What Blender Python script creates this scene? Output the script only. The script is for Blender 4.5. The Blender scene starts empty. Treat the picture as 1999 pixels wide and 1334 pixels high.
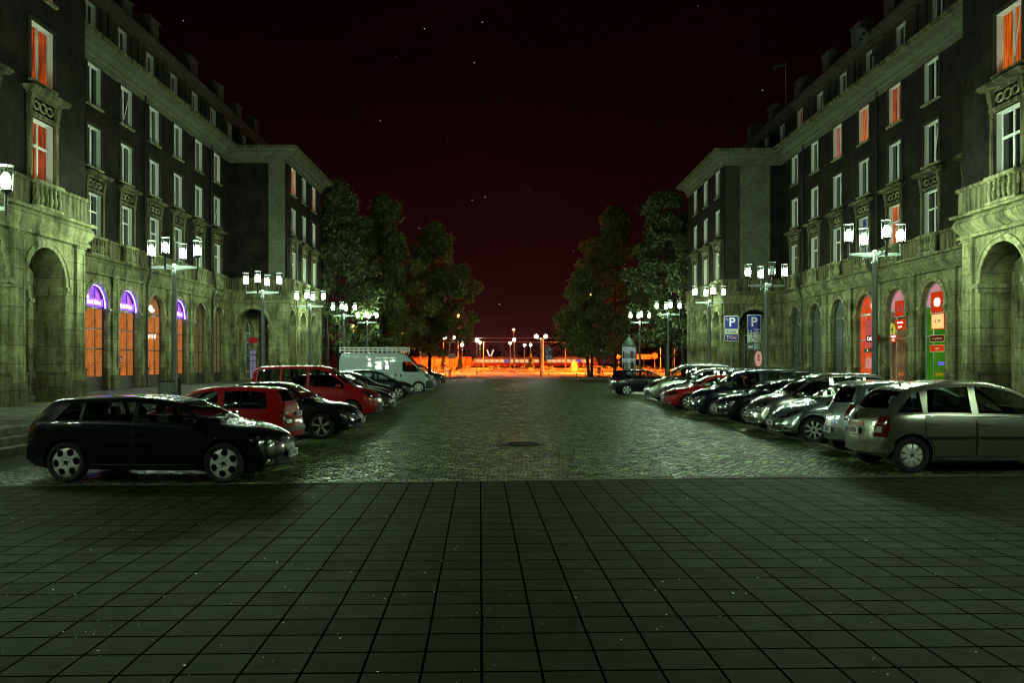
import bpy, bmesh, math, random
from mathutils import Vector, Matrix
from mathutils.bvhtree import BVHTree
R = math.radians
PI = math.pi
sc = bpy.context.scene
C = sc.collection
random.seed(7)

# ------------------------------------------------------------------ camera frame
CAM_H, FOC, VPX, VPY = 1.95, 1671.0, 983.0, 706.0
def at(px, Z):                       # world x of photo column px at depth Z
    return (px - VPX) / FOC * Z
def up(py, Z):                       # world height of photo row py at depth Z
    return CAM_H + (VPY - py) / FOC * Z

# ------------------------------------------------------------------ mesh builder
class MB:
    def __init__(s):
        s.v, s.f, s.m = [], [], []
    def add(s, verts, faces, mi=0):
        n = len(s.v)
        s.v += [tuple(p) for p in verts]
        for f in faces:
            s.f.append(tuple(i + n for i in f)); s.m.append(mi)
    def quad(s, a, b, c, d, mi=0):
        s.add([a, b, c, d], [(0, 1, 2, 3)], mi)
    def box(s, x0, x1, y0, y1, z0, z1, mi=0):
        s.add([(x0,y0,z0),(x1,y0,z0),(x1,y1,z0),(x0,y1,z0),(x0,y0,z1),(x1,y0,z1),(x1,y1,z1),(x0,y1,z1)],
              [(0,3,2,1),(4,5,6,7),(0,1,5,4),(1,2,6,5),(2,3,7,6),(3,0,4,7)], mi)
    def fbox(s, F, u0, u1, v0, v1, d0, d1, mi=0):     # box in a facade frame
        P = [F(u,v,d) for d in (d0,d1) for v in (v0,v1) for u in (u0,u1)]
        s.add(P, [(0,1,3,2),(4,6,7,5),(0,4,5,1),(2,3,7,6),(0,2,6,4),(1,5,7,3)], mi)
    def tube(s, pts, r, n=8, mi=0, cap=True):
        pts = [Vector(p) for p in pts]
        rs = r if isinstance(r, (list, tuple)) else [r]*len(pts)
        rings = []
        for i, p in enumerate(pts):
            a = pts[max(i-1,0)]; b = pts[min(i+1,len(pts)-1)]
            t = (b-a).normalized()
            up_ = Vector((0,0,1)) if abs(t.z) < .95 else Vector((1,0,0))
            u = t.cross(up_).normalized(); w = t.cross(u)
            rings.append([p + (u*math.cos(2*PI*k/n) + w*math.sin(2*PI*k/n))*rs[i] for k in range(n)])
        V = [q for rg in rings for q in rg]; Fc = []
        for i in range(len(rings)-1):
            for k in range(n):
                Fc.append((i*n+k, i*n+(k+1)%n, (i+1)*n+(k+1)%n, (i+1)*n+k))
        if cap:
            Fc.append(tuple(range(n))[::-1]); Fc.append(tuple(range((len(rings)-1)*n, len(rings)*n)))
        s.add(V, Fc, mi)
    def lathe(s, prof, n=16, o=(0,0,0), mi=0, axis='z', cap=True):
        V = []; Fc = []
        for (r, h) in prof:
            for k in range(n):
                a = 2*PI*k/n
                c, q = r*math.cos(a), r*math.sin(a)
                if axis == 'z': V.append((o[0]+c, o[1]+q, o[2]+h))
                elif axis == 'y': V.append((o[0]+c, o[1]+h, o[2]+q))
                else: V.append((o[0]+h, o[1]+c, o[2]+q))
        for i in range(len(prof)-1):
            for k in range(n):
                Fc.append((i*n+k, i*n+(k+1)%n, (i+1)*n+(k+1)%n, (i+1)*n+k))
        if cap:
            Fc.append(tuple(range(n))[::-1]); Fc.append(tuple(range((len(prof)-1)*n, len(prof)*n)))
        s.add(V, Fc, mi)
    def mesh(s, name, mats, smooth=None):
        me = bpy.data.meshes.new(name)
        me.from_pydata(s.v, [], s.f)
        for m in (mats if isinstance(mats, (list, tuple)) else [mats]):
            me.materials.append(m)
        me.polygons.foreach_set('material_index', s.m)
        fix(me, smooth)
        return me
    def obj(s, name, mats, parent=None, smooth=None, loc=None, rot=0):
        return link(name, s.mesh(name, mats, smooth), parent, loc, rot)

def fix(me, smooth=None, weld=True):
    bm = bmesh.new(); bm.from_mesh(me)
    if weld: bmesh.ops.remove_doubles(bm, verts=bm.verts, dist=1e-5)
    bmesh.ops.recalc_face_normals(bm, faces=bm.faces)
    bm.to_mesh(me); bm.free()
    if smooth is not None:
        me.shade_smooth(); me.set_sharp_from_angle(angle=R(smooth))
    me.update()

def link(name, me, parent=None, loc=None, rot=0):
    o = bpy.data.objects.new(name, me); C.objects.link(o)
    if parent is not None: o.parent = parent
    if loc is not None: o.location = loc
    o.rotation_euler = (0, 0, rot)
    return o
def tag(o, label=None, cat=None, group=None, kind=None):
    if label: o['label'] = label
    if cat: o['category'] = cat
    if group: o['group'] = group
    if kind: o['kind'] = kind
    return o
def thing(name, label, cat, loc=(0,0,0), rot=0, group=None):
    o = bpy.data.objects.new(name, None); C.objects.link(o)
    o.empty_display_size = .2
    o.location = loc; o.rotation_euler = (0,0,rot)
    return tag(o, label, cat, group)
def copy_tree(o, parent=None):
    c = o.copy(); C.objects.link(c)
    if parent is not None: c.parent = parent
    for ch in list(o.children): copy_tree(ch, c)
    return c
def wput(o, parent):                 # a mesh built in world coordinates under an unrotated thing
    o.parent = parent; o.location = tuple(-x for x in parent.location); return o

def text_mesh(txt, size, depth=.004, align='CENTER', sx=1.0, mat=None, bold=0.0):
    cu = bpy.data.curves.new('text', 'FONT'); cu.body = txt; cu.size = size
    cu.align_x = align; cu.align_y = 'CENTER'; cu.extrude = depth; cu.offset = bold; cu.resolution_u = 3
    o = bpy.data.objects.new('text', cu); C.objects.link(o)
    dg = bpy.context.evaluated_depsgraph_get()
    me = bpy.data.meshes.new_from_object(o.evaluated_get(dg), depsgraph=dg)
    bpy.data.objects.remove(o); bpy.data.curves.remove(cu)
    # upright: text x -> x, text y -> z, facing -y
    me.transform(Matrix(((sx,0,0,0),(0,0,-1,0),(0,1,0,0),(0,0,0,1))))
    me.materials.clear()
    if mat: me.materials.append(mat)
    return me

# ------------------------------------------------------------------ materials
class NT:
    def __init__(s, name):
        s.mat = bpy.data.materials.new(name); s.mat.use_nodes = True
        s.t = s.mat.node_tree; s.t.nodes.clear()
        s.out = s.t.nodes.new('ShaderNodeOutputMaterial')
    def n(s, typ, ins=None, **kw):
        nd = s.t.nodes.new(typ)
        for k, v in kw.items(): setattr(nd, k, v)
        for k, v in (ins or {}).items(): s.set(nd.inputs[k], v)
        return nd
    def set(s, sock, v):
        if isinstance(v, bpy.types.NodeSocket): s.t.links.new(v, sock)
        else:
            if isinstance(v, (tuple, list)) and len(v) == 3 and sock.type == 'RGBA': v = tuple(v) + (1,)
            sock.default_value = v
    def math(s, op, a, b=0.0, c=0.0, clamp=False):
        nd = s.n('ShaderNodeMath', operation=op, use_clamp=clamp)
        for i, x in enumerate((a, b, c)): s.set(nd.inputs[i], x)
        return nd.outputs[0]
    def ramp(s, f, stops):
        nd = s.n('ShaderNodeValToRGB', {'Fac': f})
        cr = nd.color_ramp
        while len(cr.elements) < len(stops): cr.elements.new(.5)
        for e, (p, c) in zip(cr.elements, stops):
            e.position = p; e.color = c if isinstance(c, tuple) and len(c) == 4 else (tuple(c)+(1,) if isinstance(c, tuple) else (c,c,c,1))
        return nd.outputs['Color']
    def mix(s, f, a, b, mode='MIX'):
        nd = s.n('ShaderNodeMix', data_type='RGBA', blend_type=mode)
        s.set(nd.inputs['Factor'], f); s.set(nd.inputs[6], a); s.set(nd.inputs[7], b)
        return nd.outputs[2]
    def coord(s, which='Object'):
        return s.n('ShaderNodeTexCoord').outputs[which]
    def pos(s):
        return s.n('ShaderNodeNewGeometry').outputs['Position']
    def sep(s, v):
        return s.n('ShaderNodeSeparateXYZ', {0: v}).outputs
    def comb(s, x=0.0, y=0.0, z=0.0):
        return s.n('ShaderNodeCombineXYZ', {0: x, 1: y, 2: z}).outputs[0]
    def noise(s, vec, scale, detail=4, rough=.55):
        return s.n('ShaderNodeTexNoise', {'Vector': vec, 'Scale': scale, 'Detail': detail, 'Roughness': rough}).outputs['Fac']
    def bump(s, h, strength=.3, dist=.02):
        return s.n('ShaderNodeBump', {'Height': h, 'Strength': strength, 'Distance': dist}).outputs['Normal']
    def bsdf(s, **ins):
        nd = s.n('ShaderNodeBsdfPrincipled')
        for k, v in ins.items(): s.set(nd.inputs[k.replace('_', ' ')], v)
        return nd
    def done(s, shader):
        s.t.links.new(shader.outputs[0] if hasattr(shader, 'outputs') else shader, s.out.inputs['Surface'])
        return s.mat

def fres(t, k=1.0):
    g = t.n('ShaderNodeNewGeometry'); d = t.n('ShaderNodeVectorMath', {0: g.outputs['Incoming'], 1: g.outputs['Normal']}, operation='DOT_PRODUCT').outputs['Value']
    f = t.math('POWER', t.math('SUBTRACT', 1.0, t.math('ABSOLUTE', d), clamp=True), 5.0)
    return t.math('ADD', .04*k, t.math('MULTIPLY', f, .96*k))
def simple(name, col, rough=.6, metal=0.0, var=.25, scale=3.0, bump=0.0, spec=.5, coat=0.0):
    t = NT(name); p = t.coord()
    nz = t.noise(p, scale)
    c = t.mix(nz, tuple(x*(1-var) for x in col), tuple(min(1, x*(1+var)) for x in col))
    kw = dict(Base_Color=c, Roughness=rough, Metallic=metal, Specular_IOR_Level=spec, Coat_Weight=coat)
    if bump: kw['Normal'] = t.bump(t.noise(p, scale*8), bump, .01)
    return t.done(t.bsdf(**kw))
def emit(name, col, strength):
    t = NT(name)
    return t.done(t.n('ShaderNodeEmission', {'Color': col, 'Strength': strength}))

def stone(name, base, dark, joints=True, streak=.8, jw=1.15, jh=.62, blotch=.6):
    t = NT(name); p = t.pos(); x, y, z = t.sep(p)
    u = t.math('ADD', x, y)
    uv = t.comb(u, z, 0.0)
    n1 = t.noise(t.comb(u, t.math('MULTIPLY', z, .9), 3.3), .9, 6, .65)
    st = t.noise(t.comb(t.math('MULTIPLY', u, 5.0), t.math('MULTIPLY', z, .5), 1.7), 1.0, 4, .6)
    fine = t.noise(p, 9.0, 5, .65)
    f = t.math('ADD', t.math('MULTIPLY', n1, blotch), t.math('MULTIPLY', st, 1-blotch))
    f = t.ramp(f, [(.38, 0.0), (.60, 1.0)])
    c = t.mix(f, dark, base)
    c = t.mix(t.ramp(fine, [(.45, 0.0), (.72, .8)]), c, tuple(.30*q for q in base), 'MIX')
    h = fine
    if joints:
        br = t.n('ShaderNodeTexBrick', {'Vector': uv, 'Color1': (1,1,1), 'Color2': (.72,.72,.72), 'Mortar': (.12,.12,.1), 'Scale': 1.0,
                 'Mortar Size': .010, 'Mortar Smooth': .2, 'Brick Width': jw, 'Row Height': jh})
        c = t.mix(.85, c, br.outputs['Color'], 'MULTIPLY')
        h = t.math('SUBTRACT', t.math('MULTIPLY', fine, .4), br.outputs['Fac'])
    return t.done(t.bsdf(Base_Color=c, Roughness=.9, Specular_IOR_Level=.10, Normal=t.bump(h, .7, .03)))

def tiles_mat(name, T, ox, oy, ang, col, gap, joint_w=.018):
    t = NT(name); p = t.pos(); x, y, z = t.sep(p)
    ca, sa = math.cos(ang), math.sin(ang)
    xr = t.math('ADD', t.math('MULTIPLY', t.math('SUBTRACT', x, ox), ca), t.math('MULTIPLY', t.math('SUBTRACT', y, oy), sa))
    yr = t.math('SUBTRACT', t.math('MULTIPLY', t.math('SUBTRACT', y, oy), ca), t.math('MULTIPLY', t.math('SUBTRACT', x, ox), sa))
    wob = t.math('MULTIPLY', t.math('SUBTRACT', t.noise(p, 1.3, 3), .5), .035)
    u = t.math('ADD', t.math('DIVIDE', xr, T), wob); v = t.math('ADD', t.math('DIVIDE', yr, T), wob)
    fu = t.math('FRACT', u); fv = t.math('FRACT', v)
    eu = t.math('MINIMUM', fu, t.math('SUBTRACT', 1.0, fu)); ev = t.math('MINIMUM', fv, t.math('SUBTRACT', 1.0, fv))
    jit = t.math('MULTIPLY', t.noise(p, 30.0, 3), .02)
    e = t.math('SUBTRACT', t.math('MINIMUM', eu, t.math('MULTIPLY', ev, .72)), t.math('MULTIPLY', jit, .8))
    joint = t.math('DIVIDE', t.math('SUBTRACT', joint_w, e), joint_w*.35, clamp=True)
    wn = t.n('ShaderNodeTexWhiteNoise', {'Vector': t.comb(t.math('FLOOR', u), t.math('FLOOR', v), 0.0)}, noise_dimensions='2D').outputs['Value']
    big = t.noise(p, .35, 5, .6); fine = t.noise(p, 45.0, 4, .7); mid = t.noise(p, 4.5, 5, .65)
    tone = t.math('ADD', t.math('ADD', t.math('MULTIPLY', wn, .62), t.math('MULTIPLY', big, .6)), t.math('ADD', t.math('MULTIPLY', fine, .35), t.math('MULTIPLY', mid, .55)))
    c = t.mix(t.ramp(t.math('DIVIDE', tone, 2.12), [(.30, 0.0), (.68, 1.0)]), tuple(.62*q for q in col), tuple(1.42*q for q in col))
    spots = t.ramp(t.noise(p, 5.0, 6, .75), [(.56, 0.0), (.68, 1.0)])
    c = t.mix(t.math('MULTIPLY', spots, .7), c, tuple(.3*q for q in col))
    c = t.mix(joint, c, gap)
    h = t.math('ADD', t.math('MULTIPLY', fine, .3), t.math('MULTIPLY', wn, .12))
    return t.done(t.bsdf(Base_Color=c, Roughness=t.math('ADD', .5, t.math('MULTIPLY', mid, .4)), Specular_IOR_Level=t.math('MULTIPLY', t.math('SUBTRACT', 1.0, joint), .05), Normal=t.bump(h, .35, .012)))

def cobble_mat(name, col, w, h, gap, bump=1.0):
    t = NT(name); p = t.pos(); x, y, z = t.sep(p)
    n0 = t.n('ShaderNodeTexNoise', {'Vector': p, 'Scale': 1.1, 'Detail': 3.0}).outputs['Color']
    wx, wy, _ = t.sep(n0)
    n2 = t.n('ShaderNodeTexNoise', {'Vector': p, 'Scale': 7.0, 'Detail': 2.0}).outputs['Color']
    vx, vy, _ = t.sep(n2)
    xx = t.math('ADD', x, t.math('ADD', t.math('MULTIPLY', wx, .35), t.math('MULTIPLY', vx, .05)))
    yy = t.math('ADD', y, t.math('ADD', t.math('MULTIPLY', wy, .30), t.math('MULTIPLY', vy, .05)))
    br = t.n('ShaderNodeTexBrick', {'Vector': t.comb(xx, yy, 0.0), 'Color1': (1,1,1), 'Color2': (0,0,0), 'Mortar': (.5,.5,.5), 'Scale': 1.0,
             'Mortar Size': .020, 'Mortar Smooth': .6, 'Bias': 0.0, 'Brick Width': w, 'Row Height': h})
    rnd = br.outputs['Color']; m = br.outputs['Fac']
    big = t.noise(p, .22, 5, .6); mid = t.noise(p, 2.2, 4, .6); fine = t.noise(p, 40.0, 3, .6)
    tone = t.math('ADD', t.math('MULTIPLY', rnd, .75), t.math('ADD', t.math('MULTIPLY', big, .25), t.math('ADD', t.math('MULTIPLY', mid, .4), t.math('MULTIPLY', fine, .25))))
    k = t.math('POWER', t.math('DIVIDE', tone, 1.30, clamp=True), 2.6)
    c = t.mix(k, tuple(.12*q for q in col), tuple(6.0*q for q in col))
    stain = t.ramp(t.noise(p, .45, 5, .65), [(.50, 0.0), (.66, 1.0)])
    c = t.mix(t.math('MULTIPLY', stain, .55), c, tuple(.25*q for q in col))
    moss = t.ramp(t.noise(p, .8, 6, .7), [(.45, 0.0), (.68, 1.0)])
    c = t.mix(t.math('MULTIPLY', moss, .6), c, (.040, .050, .012))
    c = t.mix(m, c, gap)
    # every stone lies a little tilted and is worn to its own polish
    wn = t.n('ShaderNodeTexWhiteNoise', {'W': t.math('MULTIPLY', rnd, 913.7)}, noise_dimensions='1D')
    tv = t.n('ShaderNodeVectorMath', {0: wn.outputs['Color'], 1: (.5,.5,.5)}, operation='SUBTRACT').outputs[0]
    tv = t.n('ShaderNodeVectorMath', {0: tv, 1: (.50*bump,.50*bump,0.0)}, operation='MULTIPLY').outputs[0]
    nn = t.n('ShaderNodeVectorMath', {0: t.n('ShaderNodeNewGeometry').outputs['Normal'], 1: tv}, operation='ADD').outputs[0]
    nn = t.n('ShaderNodeVectorMath', {0: nn}, operation='NORMALIZE').outputs[0]
    hh = t.math('SUBTRACT', t.math('ADD', t.math('MULTIPLY', fine, .25), t.math('MULTIPLY', mid, .2)), m)
    bn = t.n('ShaderNodeBump', {'Height': hh, 'Strength': .8*bump, 'Distance': .06, 'Normal': nn}).outputs['Normal']
    ro = t.math('ADD', .30, t.math('MULTIPLY', wn.outputs['Value'], .40))
    sp = t.math('MULTIPLY', t.math('SUBTRACT', 1.0, m), .24)
    return t.done(t.bsdf(Base_Color=c, Roughness=ro, Specular_IOR_Level=sp, Normal=bn))

def paint(name, col, metal=.0, flake=0.0, rough=.28):
    t = NT(name); p = t.coord()
    d = t.noise(p, 2.2, 5, .65)
    c = t.mix(d, tuple(q*.92 for q in col), tuple(min(1, q*1.06) for q in col))
    kw = dict(Base_Color=c, Roughness=t.math('ADD', rough, t.math('MULTIPLY', d, .05)), Metallic=metal, Coat_Weight=1.0, Coat_Roughness=.03, Specular_IOR_Level=.12)
    return t.done(t.bsdf(**kw))

def glass_mat(name, tint, gloss=1.0, rough=.02):
    t = NT(name)
    tr = t.n('ShaderNodeBsdfTransparent', {'Color': tint})
    gl = t.n('ShaderNodeBsdfGlossy', {'Color': (.9*gloss,)*3, 'Roughness': rough})
    mx = t.n('ShaderNodeMixShader', {0: t.math('ADD', fres(t), .03, clamp=True)})
    t.t.links.new(tr.outputs[0], mx.inputs[1]); t.t.links.new(gl.outputs[0], mx.inputs[2])
    return t.done(mx)

def pane_mat(name, col, rough=.06, lit=None, strength=0.0, fold=0.0, lit2=None, slats=0.0):
    """a window pane: dark reflecting glass, or a lit room / curtain showing through it"""
    t = NT(name)
    if lit is None:
        nz = t.noise(t.coord(), 1.4, 2)
        return t.done(t.bsdf(Base_Color=t.mix(nz, tuple(.5*q for q in col), col), Roughness=rough, Specular_IOR_Level=.8))
    x, y, z = t.sep(t.coord())
    w = t.noise(t.comb(t.math('MULTIPLY', x, 9.0), t.math('MULTIPLY', z, .35), 0.0), 1.6, 3)
    f = t.ramp(w, [(.40, 1-fold), (.60, 1.0)])
    big = t.noise(t.coord(), .9, 3)
    c = t.mix(t.ramp(big, [(.35, 0.0), (.65, 1.0)]), lit, lit2 or tuple(q*.55 for q in lit))
    c = t.mix(1.0, c, f, 'MULTIPLY')
    if slats:                      # a louvre blind in the lower panes, a few soft shapes of furniture behind
        sl = t.math('MULTIPLY', t.math('LESS_THAN', t.math('FRACT', t.math('MULTIPLY', z, 11.0)), .30), t.math('LESS_THAN', z, 2.05))
        c = t.mix(t.math('MULTIPLY', sl, slats), c, (.06,.02,.01))
        sh = t.ramp(t.noise(t.comb(t.math('MULTIPLY', x, 2.2), t.math('MULTIPLY', z, 1.4), 4.0), 1.0, 4, .7), [(.54, 0.0), (.60, 1.0)])
        c = t.mix(t.math('MULTIPLY', sh, .35), c, (.10,.035,.012))
    em = t.n('ShaderNodeEmission', {'Color': c, 'Strength': strength})
    gl = t.n('ShaderNodeBsdfGlossy', {'Roughness': .03})
    mx = t.n('ShaderNodeMixShader', {0: fres(t)})
    t.t.links.new(em.outputs[0], mx.inputs[1]); t.t.links.new(gl.outputs[0], mx.inputs[2])
    return t.done(mx)

M = {}
M['stone'] = stone('pale_sandstone', (.40,.405,.205), (.055,.058,.030))
M['stone_plain'] = stone('sandstone_trim', (.46,.46,.25), (.06,.063,.034), joints=False, blotch=.35)
M['stone_dark'] = stone('soot_stained_stone', (.22,.21,.11), (.028,.028,.016), joints=False, blotch=.25)
M['stone_base'] = stone('plinth_stone', (.24,.22,.12), (.045,.042,.024), jw=1.4, jh=.5)
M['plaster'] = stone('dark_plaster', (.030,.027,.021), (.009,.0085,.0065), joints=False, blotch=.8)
M['plaster_light'] = stone('renewed_plaster', (.17,.18,.125), (.12,.128,.09), joints=False, blotch=.9)
M['plaster_mid'] = stone('grey_plaster', (.06,.06,.045), (.04,.04,.03), joints=False, blotch=.8)
M['attic'] = stone('brown_attic_panels', (.085,.066,.054), (.036,.028,.024), joints=False, blotch=.5)
M['attic_light'] = stone('attic_render', (.095,.082,.066), (.045,.038,.031), joints=False, blotch=.5)
M['reveal'] = simple('white_reveal', (.76,.76,.72), .7, var=.12, scale=2)
M['frame'] = simple('white_window_frame', (.82,.82,.80), .4, var=.06)
M['frame_dark'] = simple('dark_shop_frame', (.035,.03,.028), .45)
M['frame_grey'] = simple('grey_shop_frame', (.40,.42,.42), .4, metal=.3)
M['roof'] = simple('dark_roof_felt', (.03,.028,.026), .8)
M['metal_lamp'] = simple('grey_green_lamp_metal', (.20,.23,.22), .4, metal=.25, var=.1)
M['pole'] = simple('pole_paint', (.11,.12,.115), .45, metal=.3, var=.2)
M['dark_metal'] = simple('dark_metal', (.03,.03,.03), .45, metal=.4)
M['black_plastic'] = simple('black_plastic', (.012,.012,.013), .45)
M['rubber'] = simple('tyre_rubber', (.014,.014,.014), .8, bump=.2)
M['alloy'] = simple('alloy_wheel', (.85,.85,.82), .35, metal=.25, var=.08)
M['hubcap'] = simple('silver_hubcap', (.80,.80,.77), .4, metal=.25, var=.1)
M['chrome'] = simple('chrome', (.75,.75,.75), .12, metal=1.0, var=.02)
M['white_paint'] = simple('white_paint', (.78,.78,.76), .45, var=.05)
M['carpet'] = simple('car_interior', (.02,.02,.02), .8)
M['seat'] = simple('grey_seat_fabric', (.05,.05,.05), .85)
M['glass_car'] = glass_mat('car_glass', (.50,.56,.52))
M['glass_tint'] = glass_mat('tinted_car_glass', (.10,.11,.10))
M['glass_lamp'] = glass_mat('lantern_glass', (.92,.95,.93), rough=.1)
M['lens_red'] = simple('red_tail_lens', (.13,.004,.006), .12, var=.3, scale=8, coat=.6)
M['lens_white'] = simple('clear_tail_lens', (.55,.50,.50), .15, var=.3, scale=20)
def headlamp():
    t = NT('headlamp_cluster'); p = t.coord()
    v = t.n('ShaderNodeTexVoronoi', {'Vector': p, 'Scale': 11.0})
    c = t.ramp(v.outputs['Distance'], [(.15, .75), (.42, .30), (.60, .06)])
    return t.done(t.bsdf(Base_Color=c, Metallic=.9, Roughness=.14, Coat_Weight=1.0, Coat_Roughness=.03, Normal=t.bump(v.outputs['Distance'], .8, .03)))
M['headlamp'] = headlamp()
M['plate'] = simple('number_plate_white', (.72,.72,.68), .4, var=.08)
M['plate_text'] = simple('plate_black', (.01,.01,.01), .5)
M['plate_blue'] = simple('plate_blue', (.01,.02,.30), .5)
M['pane'] = pane_mat('dark_pane', (.012,.014,.013))
M['pane2'] = pane_mat('curtained_pane', (.05,.055,.05), .10)
M['pane_teal'] = pane_mat('teal_shop_pane', (.10,.14,.12), .10)
M['lit_orange'] = pane_mat('lit_orange_curtain', None, lit=(1.0,.19,.015), lit2=(.70,.07,.006), strength=.85, fold=.8)
M['lit_red'] = pane_mat('lit_red_curtain', None, lit=(.95,.13,.015), lit2=(.25,.02,.006), strength=.65, fold=.85)
M['lit_pink'] = pane_mat('lit_pink_blind', None, lit=(.75,.20,.16), lit2=(.40,.08,.08), strength=.55, fold=.3)
M['lit_dim'] = pane_mat('dimly_lit_pane', None, lit=(.16,.07,.035), lit2=(.05,.03,.02), strength=.6, fold=.5)
M['lit_blue'] = pane_mat('lit_violet_curtain', None, lit=(.10,.08,.34), lit2=(.04,.03,.12), strength=.5, fold=.5)
LAMP_COL = (.73,1.0,.67); HAZE = 0; LAMP_E = 500.0; GLOBE_E = 150.0; SODIUM_E = 110000.0; EXPO = 0.0
# ------------------------------------------------------------------ cars
def pchip(keys):
    xs = [k[0] for k in keys]; ys = [k[1] for k in keys]; n = len(xs)
    h = [xs[i+1]-xs[i] for i in range(n-1)]; dl = [(ys[i+1]-ys[i])/h[i] for i in range(n-1)]
    d = [0.0]*n
    for i in range(1, n-1):
        if dl[i-1]*dl[i] > 0:
            w1 = 2*h[i]+h[i-1]; w2 = h[i]+2*h[i-1]
            d[i] = (w1+w2)/(w1/dl[i-1]+w2/dl[i])
    d[0], d[-1] = dl[0], dl[-1]
    def f(x):
        if x <= xs[0]: return ys[0]
        if x >= xs[-1]: return ys[-1]
        i = 0
        while x > xs[i+1]: i += 1
        t = (x-xs[i])/h[i]
        return (ys[i]*(1+2*t)*(1-t)**2 + h[i]*d[i]*t*(1-t)**2 + ys[i+1]*t*t*(3-2*t) + h[i]*d[i+1]*t*t*(t-1))
    return f
def sst(a, b, x):
    t = min(1, max(0, (x-a)/(b-a))); return t*t*(3-2*t)
def crom(P, k):
    out = []
    for i in range(len(P)-1):
        p0 = P[max(i-1,0)]; p1 = P[i]; p2 = P[i+1]; p3 = P[min(i+2,len(P)-1)]
        for j in range(k):
            t = j/k
            out.append(tuple(.5*((2*p1[q]) + (-p0[q]+p2[q])*t + (2*p0[q]-5*p1[q]+4*p2[q]-p3[q])*t*t + (-p0[q]+3*p1[q]-3*p2[q]+p3[q])*t**3) for q in (0,1)))
    out.append(P[-1]); return out

def tmp_obj(me):
    o = bpy.data.objects.new('tmp', me); C.objects.link(o); return o
def prism(poly, axis, a, b):
    """closed prism: poly in (x,z) along y, or (y,z) along x"""
    f = (lambda p, q: (p[0], q, p[1])) if axis == 'y' else (lambda p, q: (q, p[0], p[1]))
    n = len(poly); m = MB()
    V = [f(p, a) for p in poly] + [f(p, b) for p in poly]
    F = [tuple(range(n)), tuple(range(n, 2*n))[::-1]] + [(i, i+n, (i+1) % n + n, (i+1) % n) for i in range(n)]
    m.add(V, F, 1); return m

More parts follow.
